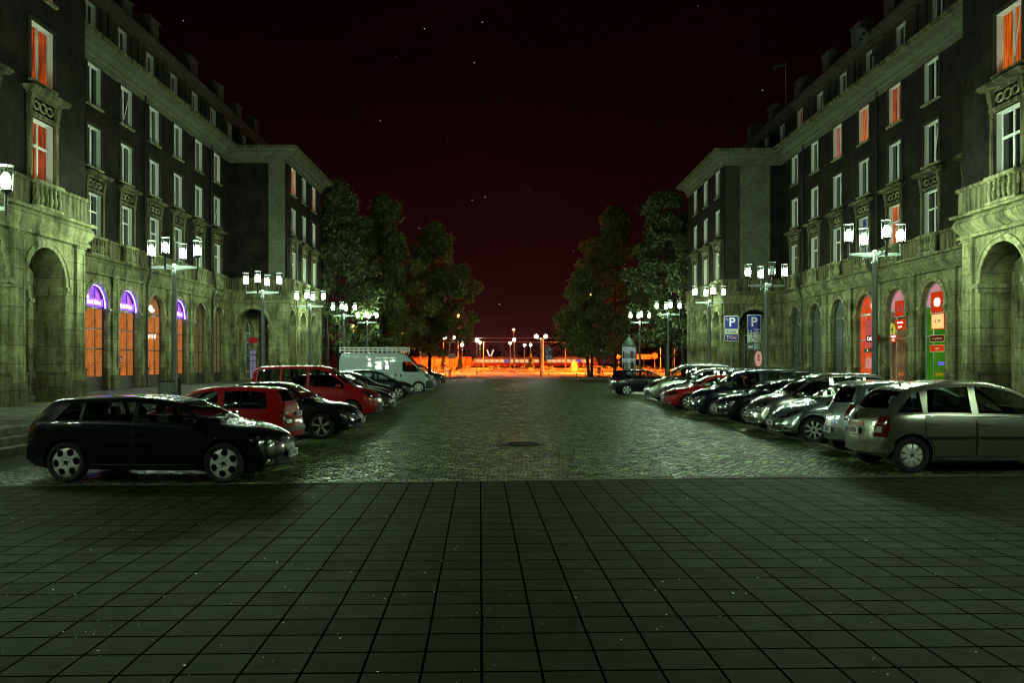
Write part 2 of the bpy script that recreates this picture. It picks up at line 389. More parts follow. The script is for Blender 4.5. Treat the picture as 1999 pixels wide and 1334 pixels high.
class CarShape:
    def __init__(s, S):
        s.S = S
        s.L, s.W = S['L'], S['W']
        s.top, s.belt = pchip(S['top']), pchip(S['belt'])
        L, W = s.L, s.W
        s.bot = pchip(S.get('bot', [(-L/2,.34),(-L/2+.25,.24),(-L/2+.6,.20),(L/2-.6,.19),(L/2-.2,.21),(L/2,.25)]))
        hw = W/2
        s.wid = pchip(S.get('wid', [(-L/2,hw*.86),(-L/2+.18,hw*.94),(-L/4,hw*.995),(L/5,hw),(L/2-.55,hw*.975),(L/2-.2,hw*.92),(L/2,hw*.83)]))
        s.cf, s.cr = S.get('cf', .26), S.get('cr', .14)
        s.wr = S.get('wr', .73)
        s.build()
    def warp(s, x, y):
        w = max(.2, s.wid(x)); q = (abs(y)/w)**2.2
        return x - s.cf*q*sst(s.L/2-.75, s.L/2, x) + s.cr*q*sst(-s.L/2+.7, -s.L/2, x)
    def section(s, x):
        zb, zt, w = s.bot(x), s.top(x), s.wid(x)
        zs = min(s.belt(x), zt-.015); g = zt-zs; h = zs-zb
        t = sst(.05, .34, g)
        P = [(0,zb),(.6*w,zb),(.86*w,zb),(.94*w,zb+.06*h),(.978*w,zb+.26*h),(1.0*w,zb+.52*h),(.998*w,zb+.70*h),(.982*w,zb+.88*h),(.952*w,zs)]
        hood = [(.90*w,zs+.42*g),(.80*w,zs+.66*g),(.64*w,zs+.83*g),(.42*w,zs+.94*g),(.2*w,zs+.985*g),(0,zt)]
        wr = s.wr*w
        cab = [(.925*w,zs+.10*g),(.925*w+(wr-.925*w)*.58,zs+.56*g),(wr,zs+.88*g),(wr*.85,zs+.965*g),(wr*.5,zs+.992*g),(0,zt)]
        P += [tuple(a[q]*(1-t)+b[q]*t for q in (0,1)) for a, b in zip(hood, cab)]
        return crom(P, 2)
    def build(s):
        L = s.L; N = 66; xs = []
        for i in range(N):
            t = -1+2*i/(N-1); xs.append(L/2*(.62*t+.38*math.sin(t*PI/2)))
        secs = [s.section(x) for x in xs]; n = len(secs[0]); ring = 2*n-2
        V, F = [], []
        for x, sec in zip(xs, secs):
            for (y, z) in sec: V.append((s.warp(x, y), y, z))
            for (y, z) in sec[-2:0:-1]: V.append((s.warp(x, y), -y, z))
        for i in range(N-1):
            for k in range(ring):
                F.append((i*ring+k, i*ring+(k+1) % ring, (i+1)*ring+(k+1) % ring, (i+1)*ring+k))
        for e, x in ((0, xs[0]), (N-1, xs[-1])):           # bulged end caps
            sec = secs[e]; K = 7; rows = []
            for i, (y, z) in enumerate(sec):
                if i in (0, n-1): rows.append([e*ring+i]*(K+1)); continue
                r = []
                for k in range(K+1):
                    if k == 0: r.append(e*ring+i)
                    elif k == K: r.append(e*ring+(ring-i))
                    else:
                        yy = y*(1-2*k/K); V.append((s.warp(x, yy), yy, z)); r.append(len(V)-1)
                rows.append(r)
            for i in range(n-1):
                for k in range(K):
                    f = []
                    for q in (rows[i][k], rows[i][k+1], rows[i+1][k+1], rows[i+1][k]):
                        if q not in f: f.append(q)
                    if len(f) > 2: F.append(tuple(f))
        me = bpy.data.meshes.new('shell'); me.from_pydata(V, [], F); fix(me)
        s.me = me
        s.bvh = BVHTree.FromPolygons([v.co[:] for v in me.vertices], [tuple(p.vertices) for p in me.polygons])
    # --- patches that follow the body surface
    def hit(s, axis, a, b, side=1):
        if axis in ('rcorner', 'fcorner'):           # a runs round the corner of the car, from the end (-) on to the flank (+)
            e = 1 if axis == 'fcorner' else -1; q = math.sqrt(.5)
            d = Vector((-e*q, -side*q, 0)); o = Vector((e*(s.L/2-.12)-e*q*a, side*(s.W/2-.12)+side*q*a, b))-d*2
            h = s.bvh.ray_cast(o, d)
            return (h[0], d) if h[0] is not None else (s.bvh.find_nearest(o+d*2)[0], d)
        if axis == 'side': o, d = Vector((a, side*4, b)), Vector((0,-side,0))
        elif axis == 'front': o, d = Vector((6, a, b)), Vector((-1,0,0))
        elif axis == 'rear': o, d = Vector((-6, a, b)), Vector((1,0,0))
        else: o, d = Vector((a, b, 5)), Vector((0,0,-1))
        h = s.bvh.ray_cast(o, d)
        if axis in ('front', 'rear'):      # stay on the end of the car: slip inwards off the flank
            for _ in range(14):
                if h[0] is not None and abs(h[0].x) > s.L/2-s.S.get('endd', .42): break
                if axis == 'front' and b > .98 or axis == 'rear' and abs(a) < .42: break
                o.y *= .975; h = s.bvh.ray_cast(o, d)
        if h[0] is None:
            q = s.bvh.find_nearest(o + d*(4-s.W/2 if axis == 'side' else 6-s.L/2 if axis in ('front','rear') else 5-1.2))
            return q[0], d
        return h[0], d
    def patch(s, mb, poly, axis, side=1, off=.004, thick=.02, step=.07, mi=0):
        bm = bmesh.new()
        bm.faces.new([bm.verts.new((p[0], p[1], 0)) for p in poly])
        for ax in (0, 1):
            lo = min(p[ax] for p in poly); hi = max(p[ax] for p in poly)
            k = int((hi-lo)/step)
            for i in range(1, k+1):
                c = lo+(hi-lo)*i/(k+1)
                co = (c,0,0) if ax == 0 else (0,c,0); no = (1,0,0) if ax == 0 else (0,1,0)
                bmesh.ops.bisect_plane(bm, geom=bm.verts[:]+bm.edges[:]+bm.faces[:], plane_co=co, plane_no=no, dist=1e-5)
        bm.verts.index_update(); n = len(bm.verts)
        A, B = [], []
        for v in bm.verts:
            p, d = s.hit(axis, v.co.x, v.co.y, side)
            A.append(p-d*off); B.append(p-d*(off-thick))
        F = []
        for f in bm.faces: F.append(tuple(v.index for v in f.verts))
        for e in bm.edges:
            if len(e.link_faces) == 1:
                i, j = e.verts[0].index, e.verts[1].index
                F.append((i, j, j+n, i+n))
        bm.free()
        mb.add(A+B, F, mi)
    # --- window outlines in side view
    def side_glass(s, x0l, x0u, x1, drop=.095, lift=.035, x1u=None):
        up_ = lambda x: s.top(x)-drop-.02*sst(0,.5,s.top(x)-s.belt(x)-.3)
        lo_ = lambda x: s.belt(x)+lift
        N = 14; P = []
        for i in range(N+1):
            x = x0l+(x1-x0l)*i/N
            if up_(x) > lo_(x)+.012 or i == 0: P.append((x, lo_(x)))
        xe = P[-1][0]
        if x1u is not None: xe = x1u
        Q = []
        for i in range(N+1):
            x = xe+(x0u-xe)*i/N
            if up_(x) > lo_(x)+.012: Q.append((x, up_(x)))
        return P+Q
    def front_glass(s, xa, xb, rear=False):
        """windscreen outline (y,z) between the cowl at xa and the roof edge at xb"""
        z0, z1 = s.top(xa)+.045, s.top(xb)-.035
        w0, w1 = s.wid(xa)*.80, s.wid(xb)*s.wr*.86
        if rear: w0 = s.wid(xa)*.74; z0 += .01
        zm = z0+(z1-z0)*.9
        return [(-w0,z0),(0,z0-.015),(w0,z0),(w0+(w1-w0)*.9,zm),(w1*.93,z1),(0,z1+.012),(-w1*.93,z1),(-(w0+(w1-w0)*.9),zm)]

def inset(poly, k):
    cx = sum(p[0] for p in poly)/len(poly); cy = sum(p[1] for p in poly)/len(poly)
    out = []
    for (x, y) in poly:
        d = math.hypot(x-cx, y-cy) or 1
        out.append((x+(x-cx)/d*k, y+(y-cy)/d*k))
    return out

WHEELS = {}
def wheel_meshes(r, width, style):
    key = (round(r,3), style)
    if key in WHEELS: return WHEELS[key]
    ri = r*.765 if style not in ('cap', 'steel') else r*.68
    w = width/2                                            # axis y, outside face at +y
    t = MB()
    t.lathe([(ri*.97,-w*.9),(ri*1.03,-w),(r*.93,-w),(r*.985,-w*.72),(r,-w*.3),(r,w*.3),(r*.985,w*.72),(r*.93,w*.97),(ri*1.10,w),(ri*1.0,w*.86),(ri*.97,w*.5)], 36, axis='y', cap=False)
    tyre = t.mesh('tyre', M['rubber'], 40)
    m = MB(); NR, NA = 9, 120
    def hole(q, a):
        if style == 'holes':            # broad spoked disc, six openings
            k = 6; f = ((a/(2*PI)*k+.5) % 1)-.5
            return .44 < q < .88 and abs(f) < .34*math.sqrt(max(0, 1-((q-.66)/.24)**2))
        if style == 'five':
            k = 5; f = abs(((a/(2*PI)*k+.25) % 1)-.5)
            return .25 < q < .90 and f < .5-(.13+.07*q)
        if style == 'cap':
            k = 9; f = abs(((a/(2*PI)*k) % 1)-.5)
            return .42 < q < .88 and f < .10
        if style == 'multi':
            k = 8; f = abs(((a/(2*PI)*k) % 1)-.5)
            return .35 < q < .88 and f < .5-.2
        return .62 < q < .80 and abs(((a/(2*PI)*10) % 1)-.5) < .22
    def yv(q): return w*(.62+.22*math.sin(min(1,q*1.1)*PI)-(.10 if q > .93 else 0)+(.10 if q < .2 else 0))
    NR = 18
    for layer in (0, 1):
        base = len(m.v)
        for i in range(NR+1):
            q = .04+.96*i/NR
            for k in range(NA):
                a = 2*PI*k/NA
                m.v.append((ri*q*math.cos(a), yv(q)-layer*.03, ri*q*math.sin(a)))
        for i in range(NR):
            for k in range(NA):
                if hole(.04+.96*(i+.5)/NR, 2*PI*(k+.5)/NA): continue
                m.f.append((base+i*NA+k, base+i*NA+(k+1) % NA, base+(i+1)*NA+(k+1) % NA, base+(i+1)*NA+k)); m.m.append(0)
    n0 = (NR+1)*NA; have = set()
    for i in range(NR):
        for k in range(NA):
            if not hole(.04+.96*(i+.5)/NR, 2*PI*(k+.5)/NA): have.add((i, k))
    for (i, k) in have:
        a = lambda ii, kk: ii*NA+kk % NA
        for (di, dk, e) in ((1,0,((i+1,k),(i+1,k+1))),(-1,0,((i,k),(i,k+1))),(0,1,((i,k+1),(i+1,k+1))),(0,-1,((i,k),(i+1,k)))):
            if 0 <= i+di < NR and (i+di, (k+dk) % NA) not in have:
                p, q = a(*e[0]), a(*e[1]); m.f.append((p, q, q+n0, p+n0)); m.m.append(0)
    m.lathe([(ri,w*.86),(ri*.985,w*.5),(ri*.96,-w*.8)], 36, axis='y', cap=False, mi=0)
    m.lathe([(.0,w*.90),(ri*.13,w*.90),(ri*.15,w*.70)], 20, axis='y', cap=False, mi=1)
    for k in range(5):
        a = 2*PI*k/5+.3; m.lathe([(.0,w*.82),(.011,w*.82),(.012,w*.6)], 8, (ri*.24*math.cos(a),0,ri*.24*math.sin(a)), 1, 'y', cap=False)
    rim = m.mesh('rim', [M['hubcap'] if style in ('cap','steel') else M['alloy'], M['dark_metal']], 30)
    d = MB(); d.lathe([(.0,w*.30),(ri*.62,w*.30),(ri*.64,w*.20),(ri*.64,w*.1),(ri*.95,w*.05),(ri*.95,-w*.8),(0,-w*.8)], 28, axis='y', cap=False)
    hub = d.mesh('wheel', M['black_plastic'], 40)
    WHEELS[key] = (hub, tyre, rim); return WHEELS[key]

def rr(w, h, r=.3, n=4, cx=0, cy=0):
    """rounded rectangle outline"""
    r = min(w, h)*r; P = []
    for (sx, sy, a0) in ((1,1,0),(-1,1,90),(-1,-1,180),(1,-1,270)):
        for k in range(n+1):
            a = R(a0+90*k/n); P.append((cx+sx*(w/2-r)+r*math.cos(a), cy+sy*(h/2-r)+r*math.sin(a)))
    return P

SEATS = {}
def seat_mesh():
    if SEATS: return SEATS['m']
    m = MB()
    def cush(poly, y0, y1):           # side outline (x,z) swept across with rounded edges
        n = len(poly); cx = sum(p[0] for p in poly)/n; cz = sum(p[1] for p in poly)/n
        ys = [y0, y0+.03, (y0+y1)/2, y1-.03, y1]; sc_ = [.82, 1, 1.03, 1, .82]; V = []
        for y, k in zip(ys, sc_): V += [(cx+(x-cx)*k, y, cz+(z-cz)*k) for x, z in poly]
        F = [tuple(range(n)), tuple(range(4*n, 5*n))]
        for i in range(4): F += [(i*n+k, i*n+(k+1) % n, (i+1)*n+(k+1) % n, (i+1)*n+k) for k in range(n)]
        m.add(V, F)
    cush([(.28,.0),(.30,.10),(.24,.15),(-.22,.11),(-.26,.02)], -.24, .24)
    cush([(-.20,.08),(-.10,.10),(-.18,.40),(-.27,.66),(-.34,.66),(-.32,.36)], -.23, .23)
    cush([(-.27,.70),(-.25,.78),(-.29,.87),(-.35,.86),(-.36,.72)], -.12, .12)
    m.tube([(-.31,-.05,.64),(-.32,-.05,.74)], .008, 6); m.tube([(-.31,.05,.64),(-.32,.05,.74)], .008, 6)
    SEATS['m'] = m.mesh('seat', M['seat'], 40); return SEATS['m']

def make_car(S, label, loc, rot, group='parked cars'):
    cs = CarShape(S); L, W = cs.L, cs.W; top, belt, wid = cs.top, cs.belt, cs.wid
    pm = S['paint']; r = S['rt']; xf = L/2-S['fo']; xr = xf-S['wb']
    t = thing(S.get('name','parked_car'), label, S.get('cat','car'), loc, rot, group)
    # ---- body: loft, hollow cabin, wheel wells, window openings
    body = tmp_obj(cs.me.copy()); body.data.materials.append(pm); body.data.materials.append(M['carpet'])
    cutters = []
    def cut(mb):
        me = mb.mesh('cut', [pm, M['carpet']]); o = tmp_obj(me); cutters.append(o)
        md = body.modifiers.new('b', 'BOOLEAN'); md.operation = 'DIFFERENCE'; md.object = o; md.solver = 'EXACT'
    cabx0, cabx1 = S['cab']
    sect = []
    N = 16
    for i in range(N):
        x = cabx0+(cabx1-cabx0)*i/(N-1); zt, w = top(x), wid(x); zs = min(belt(x), zt-.03); g = zt-zs
        wr = cs.wr*w; e = .05
        sect.append([(x, a, b) for a, b in ((-.84*w,.36),(.84*w,.36),(.875*w,zs-.02),(max(.2,(wr+.925*w)/2-e),max(zs+.0,zs+.5*g-.03)),(wr-.06,max(zs+.01,zs+.86*g-.04)),(0,max(zs+.02,zt-.05)),(-(wr-.06),max(zs+.01,zs+.86*g-.04)),(-max(.2,(wr+.925*w)/2-e),max(zs+.0,zs+.5*g-.03)),(-.875*w,zs-.02))])
    m = MB(); n = len(sect[0]); V = [p for s_ in sect for p in s_]
    F = [tuple(range(n)), tuple(range((N-1)*n, N*n))] + [(i*n+k, i*n+(k+1) % n, (i+1)*n+(k+1) % n, (i+1)*n+k) for i in range(N-1) for k in range(n)]
    m.add(V, F, 1); cut(m)
    m = MB()
    for xw in (xf, xr):
        for sd in (1, -1):
            ra = r+.055; P = []
            P = [(xw+ra*math.cos(2*PI*k/40), r+.01+ra*math.sin(2*PI*k/40)) for k in range(40)]
            y0 = sd*(W/2-.30); y1 = sd*(W/2+.3)
            q = prism(P, 'y', min(y0,y1), max(y0,y1)); m.add(q.v, q.f, 1)
    cut(m)
    gl = [cs.side_glass(*g) if not isinstance(g, list) else g for g in S['glass']]
    m = MB()
    for P in gl:
        q = prism(P, 'y', -2, 2); m.add(q.v, q.f, 1)
    if gl: cut(m)
    ws = cs.front_glass(*S['ws']); q = prism(ws, 'x', S['ws'][1]-.25, 4); cut(q)
    rw = None
    if S.get('rw'):
        rw = cs.front_glass(*S['rw'], rear=True) if not isinstance(S['rw'][0], tuple) else list(S['rw'])
        q = prism(rw, 'x', -4, S.get('rwx', (S['rw'][1] if not isinstance(S['rw'][0], tuple) else -L/2)+.25)); cut(q)
    dg = bpy.context.evaluated_depsgraph_get()
    me = bpy.data.meshes.new_from_object(body.evaluated_get(dg), depsgraph=dg)
    for o in cutters+[body]: bpy.data.objects.remove(o)
    me.name = 'body'; me.shade_smooth(); me.set_sharp_from_angle(angle=R(32))
    link('body', me, t)
    # ---- glass
    gm = M[S.get('gm', 'glass_car')]
    for i, P in enumerate(gl):
        tinted = M['glass_tint'] if i in S.get('tint', ()) else gm
        for sd in (1, -1):
            m = MB(); cs.patch(m, inset(P, .012), 'side', sd, -.012, .005, .12); m.obj('side_window', tinted, t, 40)
    m = MB(); cs.patch(m, inset(ws, .012), 'front', 1, -.014, .006, .2); m.obj('windscreen', gm, t, 40)
    if rw:
        m = MB(); cs.patch(m, inset(rw, .012), 'rear', 1, -.012, .006, .2); m.obj('rear_window', M['glass_tint'], t, 40)
    # ---- doors, handles
    for (x0, x1) in S.get('doors', ()):
        for sd in (1, -1):
            zl = cs.bot(0)+.10
            xa0, xa1 = x0, x1
            P = []
            def arc_clip(x, z):            # keep the door clear of the wheel arches
                for xw in (xf, xr):
                    d = math.hypot(x-xw, z-r)
                    if d < r+.10:
                        k = (r+.10)/max(d, .01); return (xw+(x-xw)*k, r+(z-r)*k)
                return (x, z)
            for i in range(7): P.append((x0+(x1-x0)*i/6, zl))
            for i in range(1, 7): P.append((x1, zl+(belt(x1)-.02-zl)*i/6))
            for i in range(1, 7): x = x1+(x0-x1)*i/6; P.append((x, belt(x)-.02))
            for i in range(1, 6): P.append((x0, belt(x0)-.02+(zl-belt(x0)+.02)*i/6))
            P = [arc_clip(*p) for p in P]
            m = MB(); cs.patch(m, P, 'side', sd, .005, .014, .11); d = m.obj('door', pm, t, 40)
            Q = [cs.hit('side', p[0], p[1], sd) for p in P]; Q = [q[0]-q[1]*.003 for q in Q]
            m = MB(); m.tube(Q+[Q[0]], .0075, 5, cap=False); m.obj('door_seam', M['black_plastic'], d, 60)
            hx, hz = x0+.14, belt(x0+.14)-.15
            m = MB(); cs.patch(m, rr(.20,.035,.45,3,hx,hz), 'side', sd, .032, .022, .05); m.obj('door_handle', S.get('handle', pm), d, 40)
            if S.get('strip'):
                m = MB(); cs.patch(m, rr(x1-x0-.06,.055,.45,3,(x0+x1)/2,S['strip']), 'side', sd, .024, .03, .12); m.obj('trim_strip', S.get('strip_mat', pm), d, 40)
    # ---- fixed panels and lights
    for (nm, axis, poly, mt, off) in S.get('bits', ()):
        mt = M[mt] if isinstance(mt, str) else mt
        if axis in ('side', 'rcorner', 'fcorner'):
            for sd in (1, -1):
                m = MB(); cs.patch(m, poly, axis, sd, off, .03, .06 if axis == 'side' else .04); m.obj(nm, mt, t, 40)
        elif axis in ('front2', 'rear2'):      # a pair left and right
            for sd in (1, -1):
                m = MB(); cs.patch(m, [(sd*a, b) for a, b in poly], axis[:-1], 1, off, .03, .05); m.obj(nm, mt, t, 40)
        else:
            m = MB(); cs.patch(m, poly, axis, 1, off, .03, .08); m.obj(nm, mt, t, 40)
    # ---- number plates
    for axis, key in (('front','pf'),('rear','pr')):
        if S.get(key) is None: continue
        z = S[key]; p, d = cs.hit(axis, 0, z); sgn = 1 if axis == 'front' else -1
        x = p.x+sgn*.018
        m = MB(); m.box(x-.006, x+.006, -.26, .26, z-.057, z+.057)
        pl = m.obj('number_plate', M['plate'], t)
        m = MB(); bx = x+sgn*.0075; y0, y1 = ((.215,.257) if axis == 'rear' else (-.257,-.215))
        m.box(bx-.001, bx+.001, y0, y1, z-.054, z+.054); m.obj('country_band', M['plate_blue'], pl)
        tm = text_mesh(S.get('reg','KR 492LE'), .115, .0012, sx=.80, mat=M['plate_text'], bold=.002)
        o = link('registration', tm, pl, (x+sgn*.008, -.02*sgn, z), R(90) if sgn > 0 else R(-90))
    # ---- mirrors
    mx, mz = S['mirror']
    for sd in (1, -1):
        p, _ = cs.hit('side', mx, mz-.04, sd); y = p.y+sd*.13
        m = MB()
        for k, (q, a) in enumerate(((-.085,.55),(-.07,.86),(-.02,1.0),(.05,.86),(.09,.4))):
            for j in range(12):
                an = 2*PI*j/12; c_, s_ = math.cos(an), math.sin(an)
                m.v.append((mx+q, y+.105*a*(abs(c_)**.6)*(1 if c_ > 0 else -1), mz+.07*a*(abs(s_)**.6)*(1 if s_ > 0 else -1)))
        for k in range(4):
            for j in range(12): m.f.append((k*12+j, k*12+(j+1) % 12, (k+1)*12+(j+1) % 12, (k+1)*12+j)); m.m.append(0)
        m.f += [tuple(range(12)), tuple(range(48, 60))]; m.m += [0, 0]
        m.tube([(mx, p.y-sd*.03, mz-.06), (mx, y-sd*.05, mz-.05)], .022, 8, 1)
        m.obj('wing_mirror', [S.get('mirror_mat', pm), M['black_plastic']], t, 40)
    # ---- wheels
    hub, ty, ri = wheel_meshes(r, .205, S['rim'])
    for xw in (xf, xr):
        for sd in (1, -1):
            wh = link('wheel', hub, t, (xw, sd*(W/2-.115), r), 0 if sd > 0 else PI)
            wh.rotation_euler = (0, random.uniform(0, 1.2), 0 if sd > 0 else PI)
            link('tyre', ty, wh); link('rim', ri, wh)
    # ---- inside: seats, dashboard, steering wheel
    if S.get('seats', True):
        zf = .50 if top(0) < 1.55 else .62
        xs_ = S.get('seatx', (.12, -.75))
        for x in xs_[:1]:
            for sd in (1, -1): link('seat', seat_mesh(), t, (x, sd*.37, zf-.17))
        for x in xs_[1:]:
            for sd in (1, 0, -1): o = link('seat', seat_mesh(), t, (x, sd*.42, zf-.15)); o.scale = (1,.87,.94)
        xd = S['ws'][0]-.22; zd = belt(xd)-.05; wd = wid(xd)*.80
        m = MB()
        prof = [(xd+.12,zd-.02),(xd+.0,zd+.02),(xd-.22,zd-.02),(xd-.28,zd-.12),(xd-.22,zd-.34),(xd+.1,zd-.34)]
        ys = [-wd, -wd*.5, 0, wd*.5, wd]
        Vv = [(a, y, b) for y in ys for a, b in prof]; k_ = len(prof)
        m.add(Vv, [tuple(range(k_)), tuple(range(4*k_, 5*k_))]+[(i*k_+k, i*k_+(k+1) % k_, (i+1)*k_+(k+1) % k_, (i+1)*k_+k) for i in range(4) for k in range(k_)])
        m.obj('dashboard', M['carpet'], t, 40)
        m = MB(); cx, cz = xd-.40, zd-.02
        ring = [Vector((cx+.18*math.cos(a)*.42, .36+.185*math.sin(a), cz+.18*math.cos(a)*.9)) for a in [2*PI*k/24 for k in range(25)]]
        m.tube(ring, .015, 6, cap=False)
        m.tube([(cx,.20,cz),(cx,.52,cz)], .018, 6); m.tube([(cx,.36,cz),(cx+.2,.36,cz-.12)], .03, 8)
        m.obj('steering_wheel', M['black_plastic'], t, 50)
    # ---- extras
    for fn in S.get('extra', ()): fn(t, cs, S)
    return t

# ---- extras
def ex_rails(t, cs, S):
    a, b = S.get('rail', (-1.2, .3))
    for sd in (1, -1):
        m = MB(); P = []
        for i in range(9):
            x = a+(b-a)*i/8; P.append((x, sd*(cs.wid(x)*cs.wr*.90), cs.top(x)+(.05 if 0 < i < 8 else .0)))
        m.tube(P, .018, 8); m.obj('roof_rail', M[S.get('rail_mat','dark_metal')], t, 50)
def ex_aerial(t, cs, S):
    x = S.get('aerial', -1.0); m = MB(); z = cs.top(x)
    m.tube([(x,0,z-.01),(x,0,z+.04)], [.03,.015], 8); m.tube([(x,0,z+.03),(x-.38,0,z+.50)], .0055, 6)
    m.obj('aerial', M['black_plastic'], t, 50)
def ex_exhaust(t, cs, S):
    m = MB(); x = -cs.L/2+.10
    m.tube([(x,-.45,.24),(x+.3,-.45,.25)], .03, 10, cap=False); m.obj('exhaust_pipe', M['dark_metal'], t, 40)
def ex_wipers(t, cs, S):
    m = MB(); xa, xb = S['ws']
    for y0, y1 in ((-.55,.05),(.05,.60)):
        P = []
        for k in range(5):
            y = y0+(y1-y0)*k/4; p, _ = cs.hit('front', y, cs.top(xa)+.05+.035*k/4); P.append((p.x+.022, y, p.z))
        m.tube(P, .009, 5)
    m.obj('wiper', M['black_plastic'], t, 50)
def ring_badge(axis, y0, z0, n, rad, tube, gap):
    def f(t, cs, S):
        m = MB(); sg = 1 if axis == 'front' else -1
        for k in range(n):
            y = y0+(k-(n-1)/2)*gap; p, _ = cs.hit(axis, y, z0)
            m.tube([(p.x+sg*.03, y+rad*math.cos(a), z0+rad*math.sin(a)) for a in [2*PI*j/20 for j in range(21)]], tube, 6, cap=False)
        m.obj('badge', M['chrome'], t, 50)
    return f
def chevrons(t, cs, S):
    m = MB(); z0 = S['chev']
    for dz in (0, .055):
        P = []
        for y, z in ((-.06,z0+dz-.05),(0,z0+dz+.01),(.06,z0+dz-.05)):
            p, _ = cs.hit('rear', y, z); P.append((p.x-.012, y, z))
        m.tube(P, .012, 6)
    m.obj('badge', M['dark_metal'], t, 50)
def ex_fuel(t, cs, S):
    x, z = S['fuel']
    m = MB(); cs.patch(m, [(x+.085*math.cos(a), z+.085*math.sin(a)) for a in [2*PI*k/20 for k in range(20)]], 'side', -1, .006, .012, .08)
    m.obj('fuel_flap', S['paint'], t, 40)

# ------------------------------------------------------------------ car kinds (x forward, metres)
def oval(w, h, cx, cy, n=14, p=2.4):
    return [(cx+w/2*abs(math.cos(a))**(2/p)*(1 if math.cos(a) > 0 else -1), cy+h/2*abs(math.sin(a))**(2/p)*(1 if math.sin(a) > 0 else -1)) for a in [2*PI*k/n+.01 for k in range(n)]]
def front_bits(hw, zh=.66, grille='wide', gz=.60, head=None, low=True, gw=.50, gh=.10, fog=True):
    b = []
    head = head or [(-.30,zh-.055),(-.05,zh-.07),(.16,zh-.03),(.30,zh+.06),(.14,zh+.085),(-.16,zh+.045)]
    b.append(('headlight','fcorner',head,'headlamp',.008))
    if grille == 'tall':
        b.append(('grille','front',[(-gw*.42,gz-.20),(gw*.42,gz-.20),(gw*.52,gz+.03),(gw*.5,gz+.10),(-gw*.5,gz+.10),(-gw*.52,gz+.03)],'black_plastic',.006))
    else:
        b.append(('grille','front',rr(gw,gh,.35,3,0,gz),'black_plastic',.006))
    if low:
        b.append(('air_intake','front',rr(hw*1.1,.11,.4,3,0,.33),'black_plastic',.006))
    if fog: b.append(('fog_lamp','front2',oval(.15,.085,hw*.70,.33),'headlamp',.008))
    return b

def kind_sportback(pm, **k):
    L, W = 4.29, 1.77; hw = W/2
    S = dict(L=L, W=W, wb=2.58, fo=.86, rt=.325, rim='holes', paint=pm,
      top=[(-2.145,.52),(-2.13,.74),(-2.10,.90),(-2.02,1.02),(-1.84,1.19),(-1.62,1.33),(-1.50,1.35),(-1.1,1.375),(-.5,1.385),(.0,1.36),(.42,1.285),(.80,1.13),(1.08,.985),(1.18,.955),(1.5,.905),(1.80,.825),(2.0,.74),(2.09,.65),(2.13,.56),(2.145,.46)],
      belt=[(-2.145,.50),(-2.1,.82),(-1.9,.955),(-1.2,.965),(0,.94),(1.0,.895),(1.5,.82),(1.85,.735),(2.05,.63),(2.145,.45)],
      cab=(-1.86,1.02), ws=(1.06,.36), rw=(-2.02,-1.60), glass=[(-1.52,-1.30,-1.10),(-1.05,-1.05,-.22),(-.15,-.15,1.0)],
      doors=((-1.02,-.19),(-.175,.95)), mirror=(.78,.99), pf=.42, pr=.62, seatx=(.02,-.82), strip=.40, strip_mat=pm,
      bits=front_bits(hw, .66, 'tall', .60)+[
        ('tail_light','rcorner',[(-.26,.77),(.02,.76),(.20,.85),(.14,.93),(-.22,.91)],'lens_red',.008),
        ('bumper_trim','rear',rr(1.3,.10,.4,3,0,.36),'black_plastic',.006),
        ('repeater','side',rr(.06,.022,.4,2,1.17,.73),'headlamp',.008)],
      extra=[ex_wipers, ex_exhaust, ring_badge('front',0,.635,4,.045,.007,.066)], rail=(-1.3,.25))
    S.update(k); return S
def kind_clio(pm, **k):
    L, W = 3.78, 1.64; hw = W/2
    S = dict(L=L, W=W, wb=2.47, fo=.74, rt=.285, rim='steel', paint=pm, cr=.20,
      top=[(-1.89,.42),(-1.88,.60),(-1.84,.70),(-1.78,.80),(-1.72,.98),(-1.60,1.18),(-1.44,1.34),(-1.25,1.385),(-.6,1.415),(-.1,1.41),(.30,1.34),(.72,1.12),(1.02,.95),(1.10,.93),(1.4,.87),(1.66,.76),(1.80,.64),(1.87,.54),(1.89,.42)],
      belt=[(-1.89,.40),(-1.84,.66),(-1.75,.79),(-1.5,.90),(-.5,.905),(.5,.88),(1.0,.855),(1.4,.79),(1.7,.67),(1.89,.40)],
      cab=(-1.60,.98), ws=(1.0,.28), rw=(-1.69,-1.42), glass=[(-1.28,-1.22,-.34),(-.22,-.20,.95)],
      doors=((-.26,.92),), mirror=(.70,.95), pf=.40, pr=.80, seatx=(-.05,-.82),
      bits=front_bits(hw, .62, 'wide', .60, gw=.4)+[
        ('tail_light','rcorner',[(-.20,.61),(.10,.60),(.16,.72),(.16,.86),(.08,.90),(-.04,.80),(-.18,.72)],'lens_red',.010),
        ('reversing_light','rcorner',[(-.12,.63),(.04,.62),(.06,.70),(-.10,.70)],'lens_white',.016),
        ('bumper_trim','rear',rr(1.52,.10,.4,3,0,.50),'black_plastic',.022),
        ('bumper_trim','side',rr(.42,.085,.45,3,-1.66,.50),'black_plastic',.014)],
      extra=[ex_exhaust, ex_wipers])
    S.update(k); return S
